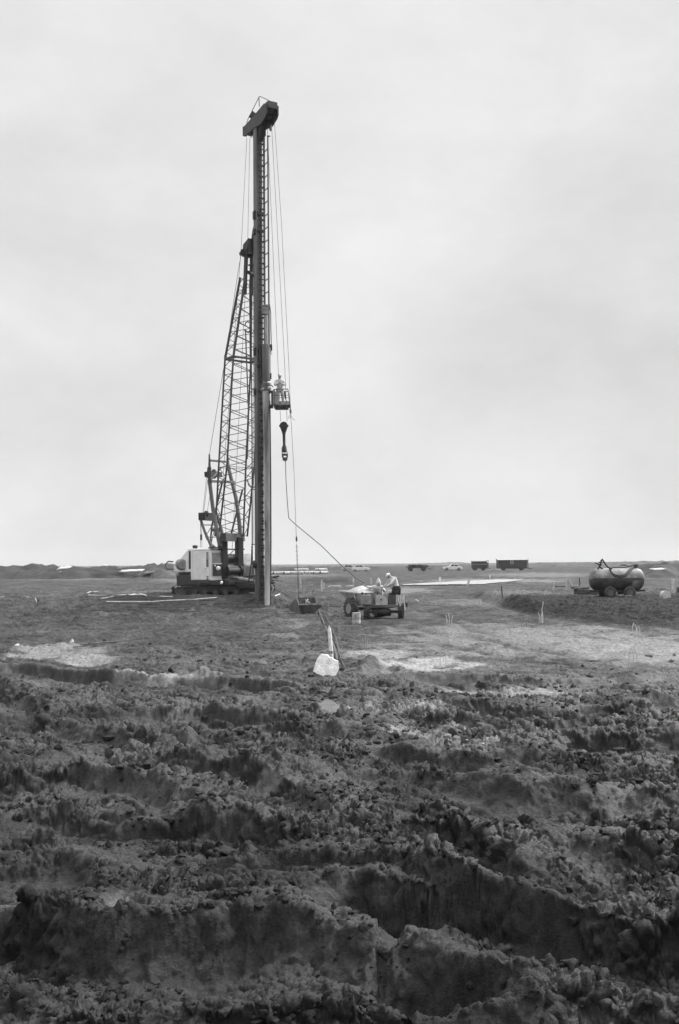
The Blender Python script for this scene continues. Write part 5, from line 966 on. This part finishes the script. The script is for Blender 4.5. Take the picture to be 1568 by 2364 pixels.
# flat trailer
YF = 205; g0 = W(963, 1318, YF); g0.z = float(base(np.array([g0.x]), np.array([YF]))[0]); ft = empty('flat_trailer', 'dark flat trailer on four wheels loaded with dark stuff, left of the pale saloon', 'trailer', g0)
mb = MB(); mb.box(g0+V(-.0,0,.95), (4.6, 1.9, .16)); mb.box(g0+V(0,0,.75), (3.9, .7, .2)); mb.beam(g0+V(2.2,0,.6), g0+V(3.0,0,.5), .1); mb.build('deck', M['black'], ft)
for x in (-1.35, 1.35):
    for y in (-.8, .8): mb = MB(); mb.lathe(g0+V(x, y-.15, .48), (0,1,0), [(0,.02),(.001,.46),(.3,.46),(.301,.02)], 18); mb.build('wheel', M['rubber'], ft)
mb = MB(); 
for k in range(14): mb.ell(g0+V(random.uniform(-1.5,2.0), random.uniform(-.5,.5), 1.15+random.uniform(0,.15)), (.5,.4,random.uniform(.15,.32)), None, 8, 6)
tag(mb.build('brushwood_load', M['dwood']), 'dark lumpy load heaped on the flat trailer', 'load')
# site wagons
def wagon(label, x0, x1, ytop, ybot, Y, win, roofcurve, m='hut'):
    a = W(x0, ybot, Y); b = W(x1, ytop, Y); gz = float(base(np.array([a.x]), np.array([Y]))[0]); w_ = b.x-a.x; z1 = b.z; c = empty('site_wagon', label, 'site wagon', ((a.x+b.x)/2, Y, gz)); z0_ = gz+.5; D_ = 2.2
    mb = MB(); mb.box(((a.x+b.x)/2, Y+D_/2, (z0_+z1)/2), (w_, D_, z1-z0_)); body = mb.build('body', M[m], c, bevel=.02)
    mb = MB(); n_ = 10; hh_ = .28 if roofcurve else .1; pr_ = [V(a.x-.12, Y-.12+(D_+.24)*k/n_, z1+.01+hh_*math.sin(math.pi*k/n_)) for k in range(n_+1)]; mb.prism(pr_+[V(a.x-.12, Y+D_+.12, z1-.06), V(a.x-.12, Y-.12, z1-.06)], (w_+.24, 0, 0)); mb.build('roof', M['roof'], c)
    for k in range(1, int(w_/.6)): mb = None
    mb = MB()
    for k in range(1, int(w_/.55)): mb.box((a.x+w_*k/int(w_/.55), Y-.006, (z0_+z1)/2), (.03, .012, z1-z0_-.1))
    mb.build('batten_cladding', M['hut'], c)
    if win:
        wx = a.x+w_*.46; mb = MB()
        for dx, dz, sx, sz in ((0, .3, .56, .06), (0, -.3, .56, .06), (-.26, 0, .06, .6), (.26, 0, .06, .6), (0, .02, .5, .05)): mb.box((wx+dx, Y-.03, (z0_+z1)/2+.35+dz), (sx, .06, sz))
        f = mb.build('window', M['white'], c); mb = MB(); mb.box((wx, Y-.015, (z0_+z1)/2+.35), (.46, .02, .54)); mb.build('pane', M['dglass'], f)
        mb = MB(); mb.box((a.x+.05, Y-.3, (z0_+z1)/2), (.12, .7, z1-z0_)); mb.build('open_door', M['steel2'], c, bevel=.01)
        mb = MB()
        for k in range(6): mb.box((b.x-.2, Y-.02, z0_+.25+.35*k), (.12, .02, .18))
        mb.build('white_marks', M['white'], c)
    else:
        mb = MB(); mb.box(((a.x+b.x)/2, Y-.02, z0_+(z1-z0_)*.55), (w_+.1, .04, .09)); mb.build('pale_rail', M['roof'], c); mb = MB(); mb.tube([(b.x-.25, Y+.1, z1), (b.x+.2, Y+.1, z1+.05), (b.x+.5, Y+.1, z1+.05)], .1, 8); mb.build('stove_pipe', M['black'], c); mb = MB(); mb.box((b.x+.2, Y+.4, (z0_+z1)/2-.1), (.4, .7, (z1-z0_)*.8)); mb.build('end_porch', M['steel2'], c)
    for x in (a.x+w_*.2, b.x-w_*.2):
        for y in (.2, 1.9): mb = MB(); mb.lathe(V(x, Y+y-.12, gz+.33), (0,1,0), [(0,.02),(.001,.33),(.24,.33),(.241,.02)], 16); mb.build('wheel', M['rubber'], c)
    mb = MB(); mb.box(((a.x+b.x)/2, Y+1.1, gz+.44), (w_*.95, .9, .1)); mb.beam((b.x, Y+1.1, gz+.42), (b.x+1.1, Y+1.1, gz+.3), .1); mb.build('underframe', M['black'], c)
wagon('small dark hut on wheels with pale rail, left of the big wagon', 1091.5, 1124, 1295.5, 1316, 214, False, False)
wagon('large dark site wagon with curved roof and a white framed window', 1150, 1220, 1292.5, 1317, 208, True, True)
# ---------------------------------------------------------------- concrete pipes stacked far off, slabs, sheets
proto = None
for k in range(30):
    px = [640,645,652,658,664,670,676,682,688,694,700,706,712,690,697,702,716,722,728,734,740,744,747,738,745,633,748,730,710,683][k]; py = 1320.5+random.uniform(-.5,1.6)
    if k in (13, 14, 15, 23, 24): py -= 4.2
    Y = 176+random.uniform(-2, 2); g0 = W(px, py, Y); g0.z = float(base(np.array([g0.x]), np.array([Y]))[0])+(.52 if k in (13,14,15,23,24) else 0); rz = random.uniform(-.6, .9)
    if proto is None:
        proto = empty('concrete_pipe', '', 'pipe', g0, rz); F0 = rootmat(proto); mb = MB(F0); mb._l(V(-.8,0,.27), V(1,0,0), [(0,.2),(0,.27),(1.45,.27),(1.46,.33),(1.6,.33),(1.6,.2)], 18); mb.build('shell', M['conc'], proto)
        mb = MB(F0); mb._l(V(-.8,0,.27), V(1,0,0), [(0,.2),(1.6,.2)], 18); mb.build('bore', M['black'], proto); o = proto
    else: o = copy_tree(proto); o.location = g0; o.rotation_euler = (0, 0, rz)
    up = k in (13,14,15,23,24)
    tag(o, 'pale concrete pipe lying on top of the other pipes behind the pile' if up else 'pale concrete pipe on the ground in the row of pipes behind the pile', 'concrete pipe', 'concrete pipes stacked on top of others' if up else 'concrete pipes lying in a row on the ground')
for (x0, x1, py, h_, lb) in ((757,788,1358,6,'long low pale slab stack left of the dumper load'), (797,815,1358,6,'pale concrete block right of the low slab stack, beside the dumper lip')):
    g0 = G((x0+x1)/2, py); s2 = g0.y/FP; mb = MB(); mb.box(g0+V(0,.4,h_*s2*.35), ((x1-x0)*s2, .8, h_*s2*.7)); mb.box(g0+V(.05,.3,h_*s2*.85), ((x1-x0)*s2*.8, .6, h_*s2*.3)); tag(mb.build('concrete_slab', M['conc'], bevel=.03), lb, 'concrete slab')
for (x0, x1, py, h_, Y, m_, lb) in ((130,160,1313,6,148,'paper','white crumpled sheet on the left spoil heap'), (231,243,1307,3,155,'paper','small white scrap high on the spoil heap'), (275,328,1320,4,150,'paper','long white boards stacked below the middle spoil heap'), (268,298,1313,5,156,'dwood','dark board lying over the white boards'), (330,352,1325,6,150,'dwood','dark heap of timber right of the white boards'), (1510,1540,1316,2.5,120,'paper','white streak of sheets far at the right edge'), (1083,1092,1305,3,230,'dwood','dark box just left of the small hut'), (584,604,1312,3,140,'paper','white sheets on the ground below the left spoil heap end')):
    if 'small hut' in lb or 'spoil heap end' in lb: continue
    s2 = Y/FP; c = W((x0+x1)/2, py-h_/2, Y-4); vs = []; n_ = 7; mb = MB()
    wdm = (x1-x0)*s2; hm_ = h_*s2
    for i in range(n_):
        for j in range(4): vs.append(c+V((i/(n_-1)-.5)*wdm, j*.6, (-.5+j/3)*hm_+random.uniform(-.12,.12)*hm_*1.5+ (i/(n_-1)-.5)*hm_*.5))
    mb.add(vs, [(i*4+j, (i+1)*4+j, (i+1)*4+j+1, i*4+j+1) for i in range(n_-1) for j in range(3)]); o = mb.build('tarpaulin' if m_ == 'paper' else 'timber_board', M[m_]); o.modifiers.new('thick', 'SOLIDIFY').thickness = .08; tag(o, lb, 'sheet' if m_ == 'paper' else 'timber')
# sand strip: a low bed of pale sand
def ribbon(name, top, bot, m, up=.05, lb=None):
    vs = []
    for i in range(60):
        x = top[0][0]+(top[-1][0]-top[0][0])*i/59; yt = float(np.interp(x, [p[0] for p in top], [p[1] for p in top])); yb = float(np.interp(x, [p[0] for p in bot], [p[1] for p in bot]))+random.uniform(-.5,.5)
        for y in np.linspace(yt, max(yb, yt+.3), 5): g0 = G(x, float(y)); vs.append(g0+V(0,0,up))
    return MB().add(vs, [(i*5+j, (i+1)*5+j, (i+1)*5+j+1, i*5+j+1) for i in range(59) for j in range(4)]).build(name, M[m])
tag(ribbon('sand_strip', [(930,1351),(1000,1346.5),(1100,1341.5),(1150,1339.5),(1206,1339.5)], [(930,1352.5),(1000,1352),(1060,1351),(1110,1350.5),(1160,1346),(1206,1341)], 'sand', .1), kind='structure')
# ---------------------------------------------------------------- spoil heaps and the far edge of the plain
def heap_range(pts, Y0, dep, seed, alb, name='hills', res=.22):
    """a range of tipped earth; pts: traced skyline"""
    xs = np.arange((pts[0][0]-CX)*Y0/FP, (pts[-1][0]-CX)*Y0/FP, res); ds = np.linspace(-dep, dep*1.6, 46); X, Dp = np.meshgrid(xs, ds); Y = Y0+Dp
    sk_ = EYE+ray(xs*FP/Y0+CX, np.interp(xs*FP/Y0+CX, [p[0] for p in pts], [p[1] for p in pts]))[1]*Y0; g = base(X, Y); hgt = np.maximum(sk_[None]-g, 0)
    k = 1+.5*fbm(X*.22, Y*.22, seed+3, 2); hgt = hgt*(1+.22*fbm(X*.5, Y*.2, seed+9, 4, .65)); f = np.clip(1-np.abs(Dp/dep*k)**1.25*np.where(Dp < 0, 1, .4), 0, 1); edge = sst(0, 25, (X-xs[0])/res)*sst(0, 25, (xs[-1]-X)/res)
    Z = g-.35+(hgt*edge+.3)*f+hgt*f*(.3*fbm(X*.35, Y*.35, seed, 4, .6)-.08)+.05*fbm(X*3, Y*3, seed+1, 3)*f
    A = alb*(1+.5*fbm(X*.25, Y*.3, seed+2, 4, .6)+.35*fbm(X*2, Y*2, seed+7, 3))
    return tag(grid_object(name, X, Y, Z, np.clip(A, .02, .5), GM, X*0+.1), kind='structure')
heap_range([(-120,1305),(0,1304),(18,1306),(30,1303),(45,1306),(58,1304),(72,1301.5),(85,1304),(100,1307),(140,1307),(180,1306),(215,1305.5),(236,1303.5),(245,1305),(262,1306),(285,1304.5),(330,1303),(395,1302),(430,1305),(455,1306),(485,1306),(520,1312),(560,1318)], 158, 11, 301, .04)
heap_range([(455,1312),(480,1306),(500,1300),(520,1298),(555,1297.5),(575,1298),(600,1299),(628,1303),(650,1308),(680,1312)][0:] if False else [(290,1310),(310,1304),(322,1298.5),(345,1297),(372,1297.5),(392,1298.5),(410,1302),(440,1308),(470,1312)], 152, 9, 321, .065)
heap_range([(600,1309),(640,1308),(700,1307.5),(740,1307),(780,1308),(830,1307.5),(880,1309),(920,1311),(960,1314)], 255, 8, 331, .045, res=.35)
heap_range([(940,1311),(965,1306),(1000,1304.5),(1030,1305),(1060,1309),(1085,1313)], 240, 8, 341, .05, res=.3)
heap_range([(1110,1315),(1125,1308),(1140,1303),(1150,1300),(1165,1304),(1180,1312)], 214+4, 5, 345, .1, res=.2)
heap_range([(1430,1318),(1450,1313),(1470,1305),(1490,1300),(1510,1296.5),(1540,1295),(1580,1295),(1700,1297)], 135, 11, 351, .05)
heap_range([(1170,1300.6),(1260,1298.7),(1330,1298.6),(1400,1297.3),(1440,1296.4),(1500,1295.0),(1600,1293.7),(1800,1294.2)], 420, 20, 361, .07, res=.6)
heap_range([(480,1305.8),(620,1303.7),(800,1302.3),(960,1300.6),(1010,1299.3),(1040,1297.6),(1065,1297.8),(1090,1299.6),(1160,1299.5),(1230,1299.6)], 900, 40, 371, .1, res=1.2)
heap_range([(-700,1313.9),(-200,1309.2),(200,1306.9),(500,1304.0),(700,1302.9),(900,1301.0),(1150,1299.4),(1300,1297.5),(1500,1296.6),(1700,1294.6),(2400,1290.1)], 1500, 60, 381, .08, res=3)
# ---------------------------------------------------------------- air
hz = bpy.data.meshes.new('haze'); mb = MB(); mb.box((0, 1200, 19), (3000, 3400, 42))
hm = bpy.data.materials.new('damp air'); hm.use_nodes = True; ht = hm.node_tree; ht.nodes.clear()
ho = nd(ht, 'ShaderNodeOutputMaterial'); hv = nd(ht, 'ShaderNodeVolumePrincipled'); hv.inputs['Color'].default_value = (.9, .9, .9, 1); hv.inputs['Density'].default_value = .00016
ht.links.new(hv.outputs[0], ho.inputs['Volume'])
tag(mb.build('haze', hm, smooth=False), 'pale damp haze over the plain', 'haze', kind='stuff')
